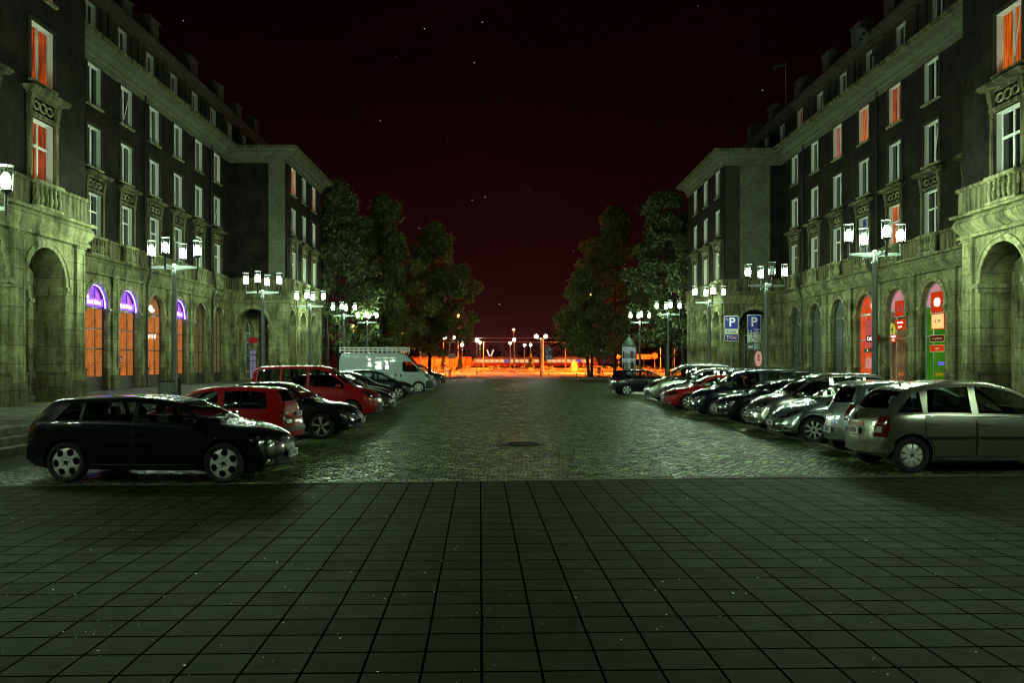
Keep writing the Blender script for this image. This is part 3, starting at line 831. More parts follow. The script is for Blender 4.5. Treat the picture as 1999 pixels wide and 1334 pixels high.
def kind_saloon(pm, **k):
    L, W = 4.55, 1.77; hw = W/2
    S = dict(L=L, W=W, wb=2.65, fo=.90, rt=.325, rim='five', paint=pm,
      top=[(-2.275,.55),(-2.26,.76),(-2.22,.90),(-2.14,.965),(-1.85,.995),(-1.62,1.01),(-1.35,1.15),(-.95,1.345),(-.60,1.41),(-.1,1.425),(.25,1.40),(.62,1.26),(1.0,1.04),(1.18,.955),(1.3,.93),(1.65,.875),(1.95,.79),(2.12,.70),(2.21,.60),(2.275,.46)],
      belt=[(-2.275,.52),(-2.2,.85),(-2.0,.935),(-1.2,.945),(0,.93),(1.1,.89),(1.6,.82),(2.0,.70),(2.2,.58),(2.275,.44)],
      cab=(-1.45,1.1), ws=(1.12,.42), rw=(-1.56,-.92), glass=[(-1.32,-1.02,-.86),(-.80,-.80,.02),(.09,.09,1.1)],
      doors=((-.86,.03),(.05,1.05)), mirror=(.88,.98), pf=.44, pr=.76, seatx=(.22,-.62),
      bits=front_bits(hw, .665, 'tall', .60)+[
        ('tail_light','rcorner',[(-.26,.74),(.06,.74),(.16,.81),(.12,.88),(-.26,.87)],'lens_red',.008),
        ('bumper_trim','rear',rr(1.3,.10,.4,3,0,.36),'black_plastic',.006)],
      extra=[ex_wipers])
    S.update(k); return S
def kind_mpv(pm, **k):
    L, W = 4.38, 1.81; hw = W/2
    S = dict(L=L, W=W, wb=2.73, fo=.92, rt=.32, rim='steel', paint=pm, wr=.80, cr=.08, gm='glass_car',
      top=[(-2.19,.50),(-2.18,.80),(-2.15,1.20),(-2.08,1.60),(-1.96,1.755),(-1.6,1.80),(-.6,1.82),(.1,1.80),(.42,1.73),(.80,1.47),(1.18,1.17),(1.30,1.12),(1.6,1.045),(1.88,.94),(2.05,.82),(2.15,.68),(2.19,.46)],
      belt=[(-2.19,.48),(-2.17,.75),(-2.1,1.02),(-1.5,1.08),(0,1.07),(1.1,1.03),(1.6,.94),(1.95,.80),(2.1,.66),(2.19,.44)],
      cab=(-2.0,1.12), ws=(1.16,.42), rw=[(-.62,1.16),(.62,1.16),(.60,1.58),(.55,1.66),(-.55,1.66),(-.60,1.58)], rwx=-1.7,
      glass=[(-1.90,-1.84,-1.12),(-1.04,-1.04,-.22),(-.13,-.13,1.02)], doors=((-1.05,-.19),(-.16,.98)), mirror=(.86,1.13), pf=.50, pr=.66, seatx=(.02,-.85), seatz=.6,
      bits=front_bits(hw, .80, 'wide', .70, gw=.62, head=[(-.28,.73),(-.05,.72),(.14,.80),(.34,.96),(.16,.95),(-.14,.83)])+[
        ('air_intake','front',[(-.42,.27),(.42,.27),(.52,.42),(.46,.56),(-.46,.56),(-.52,.42)],'black_plastic',.008),
        ('tail_light','rcorner',[(-.08,.80),(.08,.80),(.08,1.2),(-.06,1.2)],'lens_red',.008),
        ('bumper_trim','side',rr(.5,.08,.4,2,-1.9,.48),'black_plastic',.008)],
      extra=[ex_wipers])
    S.update(k); return S
def kind_minivan(pm, **k):      # rounded family car with a high arching roof
    L, W = 4.28, 1.75; hw = W/2
    S = dict(L=L, W=W, wb=2.76, fo=.83, rt=.315, rim='cap', paint=pm, cr=.24, wr=.74,
      top=[(-2.14,.50),(-2.13,.72),(-2.09,.90),(-2.02,1.00),(-1.80,1.19),(-1.55,1.385),(-1.38,1.475),(-1.0,1.565),(-.5,1.61),(-.1,1.61),(.35,1.52),(.85,1.28),(1.20,1.06),(1.34,1.0),(1.62,.92),(1.86,.80),(2.03,.68),(2.11,.56),(2.14,.44)],
      belt=[(-2.14,.48),(-2.09,.84),(-1.95,.99),(-1.2,1.02),(0,1.0),(1.2,.95),(1.6,.86),(1.95,.70),(2.14,.42)],
      cab=(-1.74,1.12), ws=(1.22,.40), rw=(-1.96,-1.44), glass=[(-1.68,-1.36,-1.24),(-1.16,-1.10,-.38),(-.26,-.26,1.12)],
      doors=((-1.22,-.33),(-.31,1.08)), mirror=(.90,1.04), pf=.42, pr=.70, seatx=(.05,-.85), strip=.62,
      bits=front_bits(hw, .66)+[
        ('tail_light','rcorner',[(-.13,.62),(.13,.62),(.17,.80),(.16,.98),(-.02,.98),(-.10,.82)],'lens_red',.012),
        ('reversing_light','rcorner',[(-.09,.70),(.03,.70),(.03,.80),(-.07,.80)],'lens_white',.017),
        ('bumper','side',[(-2.12,.36),(-1.80,.36),(-1.74,.50),(-1.80,.615),(-2.10,.60)],pm,.016),
        ('bumper','rear',rr(1.66,.24,.4,3,0,.46),pm,.018),
        ('plate_recess','rear',rr(.72,.20,.3,3,0,.705),pm,.004),
        ('handle_bar','rear',rr(.66,.05,.45,3,0,.83),'chrome',.014)],
      extra=[ex_wipers, ex_aerial, chevrons, ex_fuel], strip_mat=M['black_plastic'], aerial=-1.25, chev=.95, fuel=(-1.60,.86))
    S.update(k); return S
def kind_supermini(pm, **k):
    L, W = 3.74, 1.66; hw = W/2
    S = dict(L=L, W=W, wb=2.43, fo=.72, rt=.29, rim='steel', paint=pm, cr=.26, cf=.32, wr=.72,
      top=[(-1.87,.44),(-1.86,.66),(-1.82,.82),(-1.75,.98),(-1.62,1.24),(-1.46,1.42),(-1.2,1.50),(-.6,1.545),(-.1,1.53),(.3,1.44),(.75,1.2),(1.05,1.0),(1.16,.965),(1.42,.90),(1.65,.78),(1.79,.64),(1.85,.54),(1.87,.42)],
      belt=[(-1.87,.42),(-1.82,.76),(-1.7,.93),(-1,.97),(0,.95),(1.0,.89),(1.4,.80),(1.7,.64),(1.87,.40)],
      cab=(-1.60,1.0), ws=(1.04,.3), rw=(-1.72,-1.42), glass=[(-1.42,-1.30,-.42),(-.32,-.32,.95)], doors=((-1.02,-.36),(-.34,.92)), mirror=(.74,1.0), pf=.42, pr=.52, seatx=(.0,-.75),
      bits=front_bits(hw, .68)+[
        ('tail_light','rcorner',[(-.10,.74),(.04,.74),(.11,.88),(.13,1.04),(.03,1.08),(-.08,.92)],'lens_red',.012),
        ('brake_light','rear',rr(.22,.035,.4,2,0,1.44),'lens_red',.03),
        ('bumper','rear',rr(1.52,.26,.4,3,0,.46),pm,.018),
        ('emblem_plate','rear',rr(.10,.07,.2,2,.28,.76),'plate_blue',.006)],
      extra=[ex_wipers, ex_exhaust, ring_badge('rear',0,.93,1,.055,.010,.1)])
    S.update(k); return S
def kind_hatch(pm, **k):
    L, W = 4.15, 1.72; hw = W/2
    S = dict(L=L, W=W, wb=2.58, fo=.80, rt=.305, rim='multi', paint=pm, cf=.34,
      top=[(-2.075,.48),(-2.06,.72),(-2.02,.88),(-1.95,1.0),(-1.78,1.22),(-1.60,1.39),(-1.3,1.46),(-.6,1.49),(-.1,1.47),(.3,1.38),(.8,1.13),(1.10,.97),(1.2,.94),(1.5,.87),(1.75,.77),(1.93,.65),(2.03,.55),(2.075,.42)],
      belt=[(-2.075,.46),(-2.0,.80),(-1.85,.93),(-1,.955),(0,.94),(1.1,.885),(1.5,.79),(1.85,.66),(2.075,.40)],
      cab=(-1.78,1.05), ws=(1.08,.3), rw=(-1.93,-1.58), glass=[(-1.50,-1.32,-.98),(-.90,-.9,-.08),(0,0,1.02)], doors=((-.95,-.05),(-.02,1.0)), mirror=(.80,.99), pf=.44, pr=.6, seatx=(.1,-.74),
      bits=front_bits(hw, .64, 'wide', .60, head=[(-.28,.57),(-.05,.585),(.14,.66),(.36,.80),(.16,.77),(-.14,.67)], gw=.44, gh=.075)+[
        ('air_intake','front',rr(1.0,.12,.4,3,0,.52),'black_plastic',.005),
        ('tail_light','rcorner',[(-.20,.76),(.06,.76),(.14,.88),(.10,.96),(-.16,.93)],'lens_red',.010)],
      extra=[ex_wipers])
    S.update(k); return S
def kind_city(pm, **k):          # small tall car
    L, W = 3.93, 1.70; hw = W/2
    S = dict(L=L, W=W, wb=2.51, fo=.76, rt=.30, rim='cap', paint=pm, cr=.12,
      top=[(-1.965,.48),(-1.95,.8),(-1.90,1.02),(-1.80,1.30),(-1.68,1.52),(-1.5,1.60),(-.8,1.645),(-.2,1.63),(.2,1.54),(.7,1.28),(1.06,1.06),(1.16,1.03),(1.45,.965),(1.68,.86),(1.83,.74),(1.92,.58),(1.965,.42)],
      belt=[(-1.965,.46),(-1.9,.86),(-1.75,1.0),(-1,1.02),(0,1.0),(1.05,.95),(1.45,.87),(1.75,.73),(1.965,.40)],
      cab=(-1.7,1.02), ws=(1.04,.2), rw=(-1.84,-1.66), glass=[(-1.62,-1.55,-1.12),(-1.04,-1.04,-.22),(-.12,-.12,1.0)], doors=((-1.0,-.18),(-.15,.96)), mirror=(.76,1.05), pf=.47, pr=.6, seatx=(.0,-.82), strip=.55, strip_mat=M['black_plastic'],
      bits=front_bits(hw, .74, 'wide', .70, gw=.5, gh=.13, head=[(-.24,.65),(-.02,.66),(.14,.72),(.20,.86),(.06,.87),(-.20,.80)])+[
        ('bumper_trim','front',rr(1.2,.055,.4,3,0,.56),'black_plastic',.012),
        ('tail_light','rcorner',[(-.08,.82),(.06,.82),(.08,1.22),(-.04,1.22)],'lens_red',.008)],
      extra=[ex_wipers])
    S.update(k); return S
def kind_estate(pm, **k):
    L, W = 4.47, 1.74; hw = W/2
    S = dict(L=L, W=W, wb=2.90, fo=.78, rt=.31, rim='steel', paint=pm, wr=.78, cr=.08,
      top=[(-2.235,.5),(-2.22,.9),(-2.18,1.2),(-2.10,1.52),(-1.98,1.62),(-1.4,1.66),(-.5,1.67),(.2,1.64),(.55,1.54),(.95,1.27),(1.25,1.07),(1.36,1.03),(1.65,.97),(1.92,.88),(2.09,.76),(2.19,.60),(2.235,.44)],
      belt=[(-2.235,.48),(-2.2,.85),(-2.0,1.0),(-1,1.02),(0,1.0),(1.2,.95),(1.7,.88),(2.05,.74),(2.235,.42)],
      cab=(-2.02,1.2), ws=(1.24,.56), rw=[(-.60,1.10),(.60,1.10),(.58,1.46),(.52,1.52),(-.52,1.52),(-.58,1.46)], rwx=-1.8,
      glass=[(-2.0,-1.94,-1.22),(-1.14,-1.14,-.20),(-.10,-.10,1.12)], doors=((-1.05,-.17),(-.13,1.08)), mirror=(.95,1.06), pf=.46, pr=.7, seatx=(.05,-.85),
      bits=front_bits(hw, .70, 'wide', .68, gw=.42, gh=.12, head=[(-.28,.62),(.04,.62),(.18,.72),(.20,.81),(-.20,.77)])+[
        ('tail_light','rcorner',[(-.08,.82),(.06,.82),(.08,1.25),(-.04,1.25)],'lens_red',.008)],
      extra=[ex_wipers, ex_rails], rail=(-1.8,.35))
    S.update(k); return S
def van_rack(t, cs, S):
    m = MB(); z = 2.54
    for y in (-.80, .80):
        m.tube([(-2.85,y,z+.10),(1.25,y,z+.10)], .03, 8); m.tube([(-2.85,y,z+.26),(1.25,y,z+.26)], .03, 8)
    for k in range(15):
        x = -2.85+4.1*k/14
        m.box(x-.05, x+.05, -.80, .80, z+.07, z+.11)
        for y in (-.80, .80): m.box(x-.025, x+.025, y-.025, y+.025, z-.06, z+.28)
    m.obj('roof_rack', M['white_paint'], t, 40)
def kind_van(pm, **k):
    L, W = 5.95, 2.05; hw = W/2
    top = [(-2.975,.55),(-2.97,1.2),(-2.93,2.0),(-2.85,2.38),(-2.7,2.49),(-2.0,2.52),(.6,2.52),(1.05,2.44),(1.35,2.26),(1.75,1.85),(2.18,1.38),(2.30,1.30),(2.55,1.18),(2.78,1.02),(2.90,.86),(2.95,.66),(2.975,.45)]
    belt = [(-2.975,.5),(-2.95,1.0),(-2.8,1.3),(0,1.30),(1.4,1.28),(2.1,1.20),(2.5,1.06),(2.8,.88),(2.975,.43)]
    S = dict(L=L, W=W, wb=4.035, fo=.95, rt=.345, rim='multi', paint=pm, wr=.86, cr=.05, cf=.30, name='delivery_van', cat='van', top=top, belt=belt,
      wid=[(-2.975,hw*.95),(-2.8,hw),(1.5,hw),(2.4,hw*.965),(2.75,hw*.92),(2.975,hw*.80)],
      cab=(.70,2.12), ws=(2.16,1.22), glass=[[(1.02,1.36),(1.22,1.30),(2.02,1.30),(2.06,1.36),(1.62,1.88),(1.5,1.93),(1.06,1.93),(1.0,1.86)]],
      doors=(), mirror=(1.95,1.46), mirror_mat=M['black_plastic'], pf=.52, pr=.7, seatx=(1.1,),
      bits=[('headlight','side',[(2.34,1.08),(2.62,.92),(2.74,.90),(2.62,1.02),(2.42,1.18)],'headlamp',.006),
        ('headlight','front2',[(hw*.62,.86),(hw*.80,.86),(hw*.86,1.0),(hw*.80,1.14),(hw*.66,1.02)],'headlamp',.006),
        ('grille','front',rr(1.2,.22,.3,3,0,.80),'black_plastic',.006),
        ('bumper','front',rr(1.75,.34,.3,3,0,.46),'black_plastic',.014),
        ('bumper','side',[(2.45,.28),(2.93,.28),(2.90,.78),(2.62,.82),(2.45,.70)],'black_plastic',.012),
        ('side_panel','side',rr(1.45,1.02,.05,2,-2.0,1.45),pm,.006),
        ('sliding_door','side',rr(1.38,1.72,.05,2,.02,1.40),pm,.008),
        ('cab_door','side',[(.82,.55),(1.68,.55),(1.70,.78),(2.12,1.0),(2.14,1.24),(.82,1.25)],pm,.008),
        ('door_handle','side',rr(.10,.20,.3,2,.60,1.10),'black_plastic',.02),
        ('door_handle','side',rr(.10,.20,.3,2,.92,1.08),'black_plastic',.02),
        ('trim_strip','side',rr(2.6,.05,.3,2,-.6,1.86),pm,.012),
        ('tail_light','side',rr(.06,.7,.3,2,-2.93,1.2),'lens_red',.006)],
      extra=[ex_wipers, van_rack])
    S.update(k); return S
# ------------------------------------------------------------------ the two apartment blocks round the square
PAVE = .50
def mitre(path, s):
    """outward unit offsets at the corners of a plan path (s=-1 left block, +1 right block)"""
    nr = []
    for a, b in zip(path, path[1:]):
        dx, dy = b[0]-a[0], b[1]-a[1]; l = math.hypot(dx, dy)
        nr.append((-s*dy/l, s*dx/l))
    out = [nr[0]]
    for n1, n2 in zip(nr, nr[1:]):
        k = 1+n1[0]*n2[0]+n1[1]*n2[1]; out.append(((n1[0]+n2[0])/k, (n1[1]+n2[1])/k))
    out.append(nr[-1]); return out
def sweep(mb, path, s, prof, mi=0):
    off = mitre(path, s); n = len(prof); V = []
    for (x, y), (ox, oy) in zip(path, off):
        for d, v in prof: V.append((x+ox*d, y+oy*d, v))
    F = [(i*n+k, i*n+k+1, (i+1)*n+k+1, (i+1)*n+k) for i in range(len(path)-1) for k in range(n-1)]
    mb.add(V, F, mi)
def arc(uc, vs, r, n=18):
    return [(uc-r*math.cos(PI*k/n), vs+r*math.sin(PI*k/n)) for k in range(n+1)]
def wall(mb, F, u0, u1, v0, v1, ops, dep, mi=0, mr=1, d=0.0):
    """one storey of wall with rectangular or arched openings (uc, w, vb, vt, arched)"""
    ops = sorted(ops); cur = u0
    Q = lambda a, b, c, e: mb.quad(F(a,c,d), F(b,c,d), F(b,e,d), F(a,e,d), mi)
    for (uc, w, vb, vt, ar) in ops:
        a, b = uc-w/2, uc+w/2
        if a-cur > 1e-4: Q(cur, a, v0, v1)
        if vb-v0 > 1e-4: Q(a, b, v0, vb)
        if ar:
            P = arc(uc, vt, w/2)
            for p, q in zip(P, P[1:]):
                mb.quad(F(p[0],p[1],d), F(q[0],q[1],d), F(q[0],v1,d), F(p[0],v1,d), mi)
            edge = [(a, vb)]+P+[(b, vb)]
        else:
            if v1-vt > 1e-4: Q(a, b, vt, v1)
            edge = [(a, vb), (a, vt), (b, vt), (b, vb)]
        if dep:
            for p, q in zip(edge, edge[1:]):
                mb.quad(F(p[0],p[1],d), F(q[0],q[1],d), F(q[0],q[1],d-dep), F(p[0],p[1],d-dep), mr)
            mb.quad(F(a,vb,d), F(b,vb,d), F(b,vb,d-dep), F(a,vb,d-dep), mr)
        cur = b
    if u1-cur > 1e-4: Q(cur, u1, v0, v1)

def frame_of(kind, c, s):
    if kind == 'street': return (lambda u, v, d: (c-s*d, u, v)), (R(90) if s < 0 else R(-90))
    if kind == 'near': return (lambda u, v, d: (u, c-d, v)), 0.0
    return (lambda u, v, d: (u, c+d, v)), PI

WIN = {}
def window_meshes(w, h, style, proud=.0):
    """local: x along the wall, y into the wall, z up from the sill; the outer frame, sill and pane of one window"""
    key = (w, h, style)
    if key in WIN: return WIN[key]
    f = MB(); t = .07; y0, y1 = .17, .24
    B = lambda a, b, c, e, yy0=y0, yy1=y1: f.box(a, b, yy0, yy1, c, e, 0)
    B(-w/2, -w/2+t, 0, h); B(w/2-t, w/2, 0, h); B(-w/2+t, w/2-t, 0, t); B(-w/2+t, w/2-t, h-t, h)
    if style == 'french':
        tr = h*.70; B(-w/2+t, w/2-t, tr, tr+.09, .155, .235); B(-.055, .055, t, tr, .16, .23); B(-.04, .04, tr+.09, h-t, .165, .23)
        for sx in (-1, 1): B(sx*w/4-(w/4-.07), sx*w/4+(w/4-.07), .5, .56, .172, .228)
    elif style == 'tilt':
        B(-.06, .06, t, h-t, .16, .23)
        f.add([(-.06,.16,.1),(0-.02,.16,.1),(w/2-.14,.05,h-.1),(w/2-.2,.05,h-.1),(-.06,.18,.1),(-.02,.18,.1),(w/2-.14,.07,h-.1),(w/2-.2,.07,h-.1)],
              [(0,1,2,3),(4,7,6,5),(0,4,5,1),(2,6,7,3),(0,3,7,4),(1,5,6,2)])
    elif style == 'attic': B(-.04, .04, t, h-t, .16, .23)
    else: B(-.065, .065, t, h-t, .16, .23)
    fr = f.mesh('window', M['frame'])
    p = MB(); p.quad((-w/2+.03,.20,.03),(w/2-.03,.20,.03),(w/2-.03,.20,h-.03),(-w/2+.03,.20,h-.03))
    sl = MB(); sl.box(-w/2-.12, w/2+.12, -.13, .25, -.09, -.012)
    WIN[key] = (fr, p, sl.mesh('sill', M['stone_plain'])); return WIN[key]
PANES = {}
def add_window(bld, F, rot, uc, vb, w, h, style, pane='pane', sill=True):
    fr, p, sl = window_meshes(w, h, style)
    o = F(uc, vb, 0)
    wd = link('window', fr, bld, tuple(a-b for a, b in zip(o, bld.location)), rot)
    k = (w, h, style, pane)
    if k not in PANES: PANES[k] = p.mesh('pane', M[pane])
    link('pane', PANES[k], wd)
    if sill: link('sill', sl, wd)
    return wd
ARCHI = {}
def architrave(w, h):
    if (w, h) not in ARCHI:
        m = MB()
        for sd in (-1, 1): m.box(sd*(w/2+.06)-.06, sd*(w/2+.06)+.06, -.05, .02, 0, h+.12)
        m.box(-w/2, w/2, -.05, .02, h, h+.12); ARCHI[(w, h)] = m.mesh('architrave', M['plaster_mid'])
    return ARCHI[(w, h)]
ORN = {}
def orn_meshes():
    if ORN: return ORN
    # French-window surround: side pilasters, swag panel and hood ledge (local frame as windows; z from window foot)
    m = MB(); W2, H = .74, 3.0
    m.box(-W2-.20, -W2, -.10, .0, -.1, H+.05); m.box(W2, W2+.20, -.10, .0, -.1, H+.05)
    m.box(-W2-.24, W2+.24, -.12, .0, H+.05, H+.18); m.box(-W2-.26, W2+.26, -.10, .0, H+.72, H+.80)
    for sx in (-1, 1):
        m.add([(sx*(W2+.02),-.02,H+.18),(sx*(W2+.24),-.02,H+.18),(sx*(W2+.24),-.02,H+.72),(sx*(W2+.02),-.02,H+.72),
               (sx*(W2+.02),-.10,H+.20),(sx*(W2+.24),-.10,H+.20),(sx*(W2+.24),-.20,H+.72),(sx*(W2+.02),-.20,H+.72)],
              [(0,1,2,3),(4,7,6,5),(0,4,5,1),(1,5,6,2),(2,6,7,3),(3,7,4,0)])
    m.box(-W2-.42, W2+.42, -.36, .0, H+.80, H+.86); m.box(-W2-.46, W2+.46, -.42, .0, H+.86, H+.95)
    ORN['surround'] = m.mesh('window_surround', M['stone_dark'])
    m = MB()
    for k in (-1, 0, 1):
        P = [(k*.42+.20*math.cos(a), -.045, H+.45+.13*math.sin(a)*(1 if k else 1.2)) for a in [2*PI*j/18 for j in range(19)]]
        m.tube(P, .035, 6, cap=False)
    for x in (-.62, -.21, .21, .62): m.lathe([(0,-.09),(.05,-.07),(.06,0)], 8, (x,0,H+.45), axis='y')
    ORN['swag'] = m.mesh('ornament', M['stone_plain'], 50)
    m = MB()
    m.box(-.86, .86, -.20, -.0, -.02, .06); m.box(-.86, .86, -.23, .0, .78, .90)
    for k in range(6):
        x = -.70+1.4*k/5
        m.lathe([(.075,.02),(.075,.07),(.045,.10),(.085,.24),(.09,.34),(.05,.52),(.04,.58),(.065,.66),(.04,.70),(.075,.74),(.075,.78)], 10, (x,-.11,0), cap=False)
    ORN['bal'] = m.mesh('balustrade', M['stone_plain'], 50)
    return ORN

def shop_meshes(w, vb, vs, vt, style):
    """arched shop window: frame + glass, local like windows, z = 0 at pavement"""
    r = w/2; f = MB(); y0, y1 = -.05, .05
    top = arc(0, vs, r); inn = arc(0, vs, r-.09)
    for (a, b), (c, e) in zip(zip(top, top[1:]), zip(inn, inn[1:])):
        f.add([(a[0],y0,a[1]),(b[0],y0,b[1]),(e[0],y0,e[1]),(c[0],y0,c[1]),(a[0],y1,a[1]),(b[0],y1,b[1]),(e[0],y1,e[1]),(c[0],y1,c[1])],
              [(0,1,2,3),(4,7,6,5),(2,6,7,3),(0,4,5,1)])
    f.box(-r, -r+.09, y0, y1, vb, vs); f.box(r-.09, r, y0, y1, vb, vs); f.box(-r+.09, r-.09, y0, y1, vb, vb+.08)
    iw = r-.09
    f.box(-iw, iw, y0+.01, y1-.01, vs-.05, vs+.05)
    if style == 'bank':
        f.box(.28, .34, y0+.02, y1-.02, vb+.08, vs-.05); f.box(-iw, iw, y0+.02, y1-.02, 2.05, 2.11); f.box(-iw, iw, y0+.02, y1-.02, 3.05, 3.11)
        f.box(.28, .34, y0+.02, y1-.02, vs+.05, vs+math.sqrt(max(0.1, iw*iw-.31**2)))
    elif style == 'plain':
        f.box(-.03, .03, y0+.02, y1-.02, vb+.08, vs-.05); f.box(-iw, iw, y0+.02, y1-.02, 2.9, 2.98); f.box(-iw, iw, y0+.02, y1-.02, 1.9, 1.95)
    else:
        f.box(-.42, -.36, y0+.02, y1-.02, vb+.08, vs-.05); f.box(-iw, iw, y0+.02, y1-.02, 2.62, 2.70)
    g = MB()
    g.add([(-r+.05,0,vb+.04),(r-.05,0,vb+.04),(r-.05,0,vs),(-r+.05,0,vs)], [(0,1,2,3)], 0)
    P = arc(0, vs, r-.05); g.add([(x,0,z) for x, z in P], [tuple(range(len(P)))], 1)
    return f, g

def building(s, P, label):
    XM, XW, yA, yB, yC = P['XM']*s, P['XW']*s, P['yA'], P['yB'], P['yC']
    y0 = 8.0; back = s*(P['XM']+12)
    bld = thing('apartment_building', label, 'building', (s*(P['XM']+4), (y0+yC)/2, PAVE))
    W = lambda mb, nm, mats, sm=None: wput(mb.obj(nm, mats), bld)
    path = [(XW, y0), (XW, yA), (XM, yA), (XM, yB), (XW, yB), (XW, yC), (back, yC)]
    segs = [('street', XW, y0, yA), ('far', yA, XM, XW), ('street', XM, yA, yB), ('near', yB, XM, XW), ('street', XW, yB, yC), ('far', yC, back, XW)]
    VS, VTOP, VF = 4.62, 6.27, 7.10
    wn, wm, wf = P['near_bays'], P['main_bays'], P['far_bays']
    fm, rm = frame_of('street', XM, s); fw, rw_ = frame_of('street', XW, s)
    fn, rn = frame_of('near', yB, s); ff, rf = frame_of('far', yA, s); fe, re_ = frame_of('far', yC, s)
    lo, hi = (min, max)
    # ---------- ground storey: arcades
    g = MB(); thick = 1.07
    cw = (XW+XM)/2; ew = P.get('end_arch', (cw-s*.3, 2.35))
    AR = [(fw, y0, yA, wn, 2.55, thick), (fm, yA, yB, wm, 2.3, .75), (fw, yB, yC, wf, 2.35, thick)]
    for F, a, b, bays, w, dp in AR:
        wall(g, F, a, b, PAVE, VTOP, [(u, w, PAVE, VS, True) for u in bays], dp, 0, 0)
        if dp > 1: wall(g, F, a, b, PAVE, VTOP, [(u, w, PAVE, VS, True) for u in bays], 0, 0, 0, d=-dp)
    for F in (ff, fn):
        a, b = lo(XM, XW), hi(XM, XW)
        wall(g, F, a, b, PAVE, VTOP, [(ew[0], ew[1], PAVE, VS, True)], .8, 0, 0)
        wall(g, F, a+.0, b-.0, PAVE, VTOP, [(ew[0], ew[1], PAVE, VS, True)], 0, 0, 0, d=-.8)
    a, b = lo(back, XW), hi(back, XW); wall(g, fe, a, b, PAVE, VTOP, [], 0)
    # loggia back walls and ceilings behind the open wings
    for (a, b, bays) in ((y0, yA, wn), (yB, yC, wf)):
        wall(g, fm, a, b, PAVE, VTOP, [(u, 1.9, PAVE+.6, 4.2, True) for u in bays], .35, 0, 0, d=-.02)
        g.quad((XM,a,6.1),(XW-s*-.0,a,6.1),(XW,b,6.1),(XM,b,6.1), 0)
    W(g, 'arcade_wall', [M['stone']])
    # ---------- arch mouldings, imposts, pilasters, plinth
    def arch_trim(F, u, w, dp):
        a_ = MB()
        P0, P1 = arc(u, VS, w/2, 22), arc(u, VS, w/2+.24, 22); P2 = arc(u, VS, w/2+.13, 22)
        for q0, q1, d0, d1 in ((P0, P2, .03, .07), (P2, P1, .10, .05)):
            for (p, q), (p1, q1_) in zip(zip(q0, q0[1:]), zip(q1, q1[1:])):
                a_.add([F(p[0],p[1],d0),F(q[0],q[1],d0),F(q1_[0],q1_[1],d1),F(p1[0],p1[1],d1),F(p[0],p[1],-.03),F(q[0],q[1],-.03),F(q1_[0],q1_[1],-.03),F(p1[0],p1[1],-.03)],
                       [(0,1,2,3),(0,4,5,1),(2,6,7,3)])
        for sd in (-1, 1):
            e = u+sd*w/2
            ip, pb = MB(), MB()
            ip.fbox(F, lo(e-sd*.07, e+sd*.26), hi(e-sd*.07, e+sd*.26), VS-.16, VS-.005, -dp+.02, .13)
            ip.fbox(F, lo(e-sd*.05, e+sd*.2), hi(e-sd*.05, e+sd*.2), VS-.30, VS-.19, -dp+.03, .07)
            pb.fbox(F, lo(e-sd*.04, e+sd*.14), hi(e-sd*.04, e+sd*.14), PAVE+1.0, PAVE+1.1, -dp+.02, .09)
            pb.fbox(F, lo(e-sd*.035, e+sd*.26), hi(e-sd*.035, e+sd*.26), PAVE, PAVE+.98, -dp+.01, .045)
            W(ip, 'impost', [M['stone_plain']]); W(pb, 'plinth', [M['stone_base']])
        W(a_, 'arch_moulding', [M['stone_plain']])
    def pilaster(F, u, w):
        pl = MB()
        pl.fbox(F, u-w/2, u+w/2, PAVE+.72, VTOP-.12, -.02, .10)
        for sd in (-1, 1): pl.fbox(F, u+sd*(w/2-.05)-.05, u+sd*(w/2-.05)+.05, PAVE+1.0, VTOP-.34, .10, .125)
        pl.fbox(F, u-w/2, u+w/2, VTOP-.34, VTOP-.24, .10, .125); pl.fbox(F, u-w/2, u+w/2, PAVE+.90, PAVE+1.0, .10, .125)
        pl.fbox(F, u-w/2-.06, u+w/2+.06, VTOP-.14, VTOP-.02, -.02, .16)
        o = W(pl, 'pilaster', [M['stone']]); ba = MB()
        ba.fbox(F, u-w/2-.07, u+w/2+.07, PAVE, PAVE+.62, -.02, .17); ba.fbox(F, u-w/2-.03, u+w/2+.03, PAVE+.62, PAVE+.72, -.02, .13)
        ba.obj('plinth', [M['stone_base']], o)
    for F, a, b, bays, w, dp in AR:
        for u in bays: arch_trim(F, u, w, dp)
        bs = sorted(bays); gaps = [(p+q)/2 for p, q in zip(bs, bs[1:])]
        if dp < 1: gaps = [bs[0]-(bs[1]-bs[0])/2]+gaps+[bs[-1]+(bs[1]-bs[0])/2]
        for u in gaps:
            if a+.5 < u < b-.5: pilaster(F, u, .62)
        if dp > 1:
            for u in (a+.52, b-.52):
                if u > y0+1 and abs(u-bs[-1]) > w/2+.55 and abs(u-bs[0]) > w/2+.55: pilaster(F, u, .60)
    for F in (ff, fn):
        arch_trim(F, ew[0], ew[1], .8); pilaster(F, XW+s*.62, .62)
    # ---------- frieze and balcony ledge swept round every corner
    m = MB()
    sweep(m, path, s, [(.0,6.22),(.15,6.24),(.15,6.36),(.06,6.40),(.09,6.46)])
    sweep(m, path, s, [(.09,6.46)]+[(.09+.16*math.sin(R(20*k)), 6.46+.065*k) for k in range(1, 9)]+[(.12,6.99)])
    sweep(m, path, s, [(.12,6.99),(.30,7.0),(.33,7.08),(.30,7.12),(-.1,7.14)])
    W(m, 'frieze', [M['stone']])
    m = MB()
    sweep(m, path, s, [(.10,7.13),(.10,7.92),(.17,7.93),(.19,8.05),(-.05,8.07)])
    W(m, 'parapet', [M['stone_dark']])
    # ---------- upper storeys
    up_ = MB(); TOPW = 16.75
    H1, H2, H3 = (7.16, 10.16), (11.42, 13.42), (14.44, 16.44)
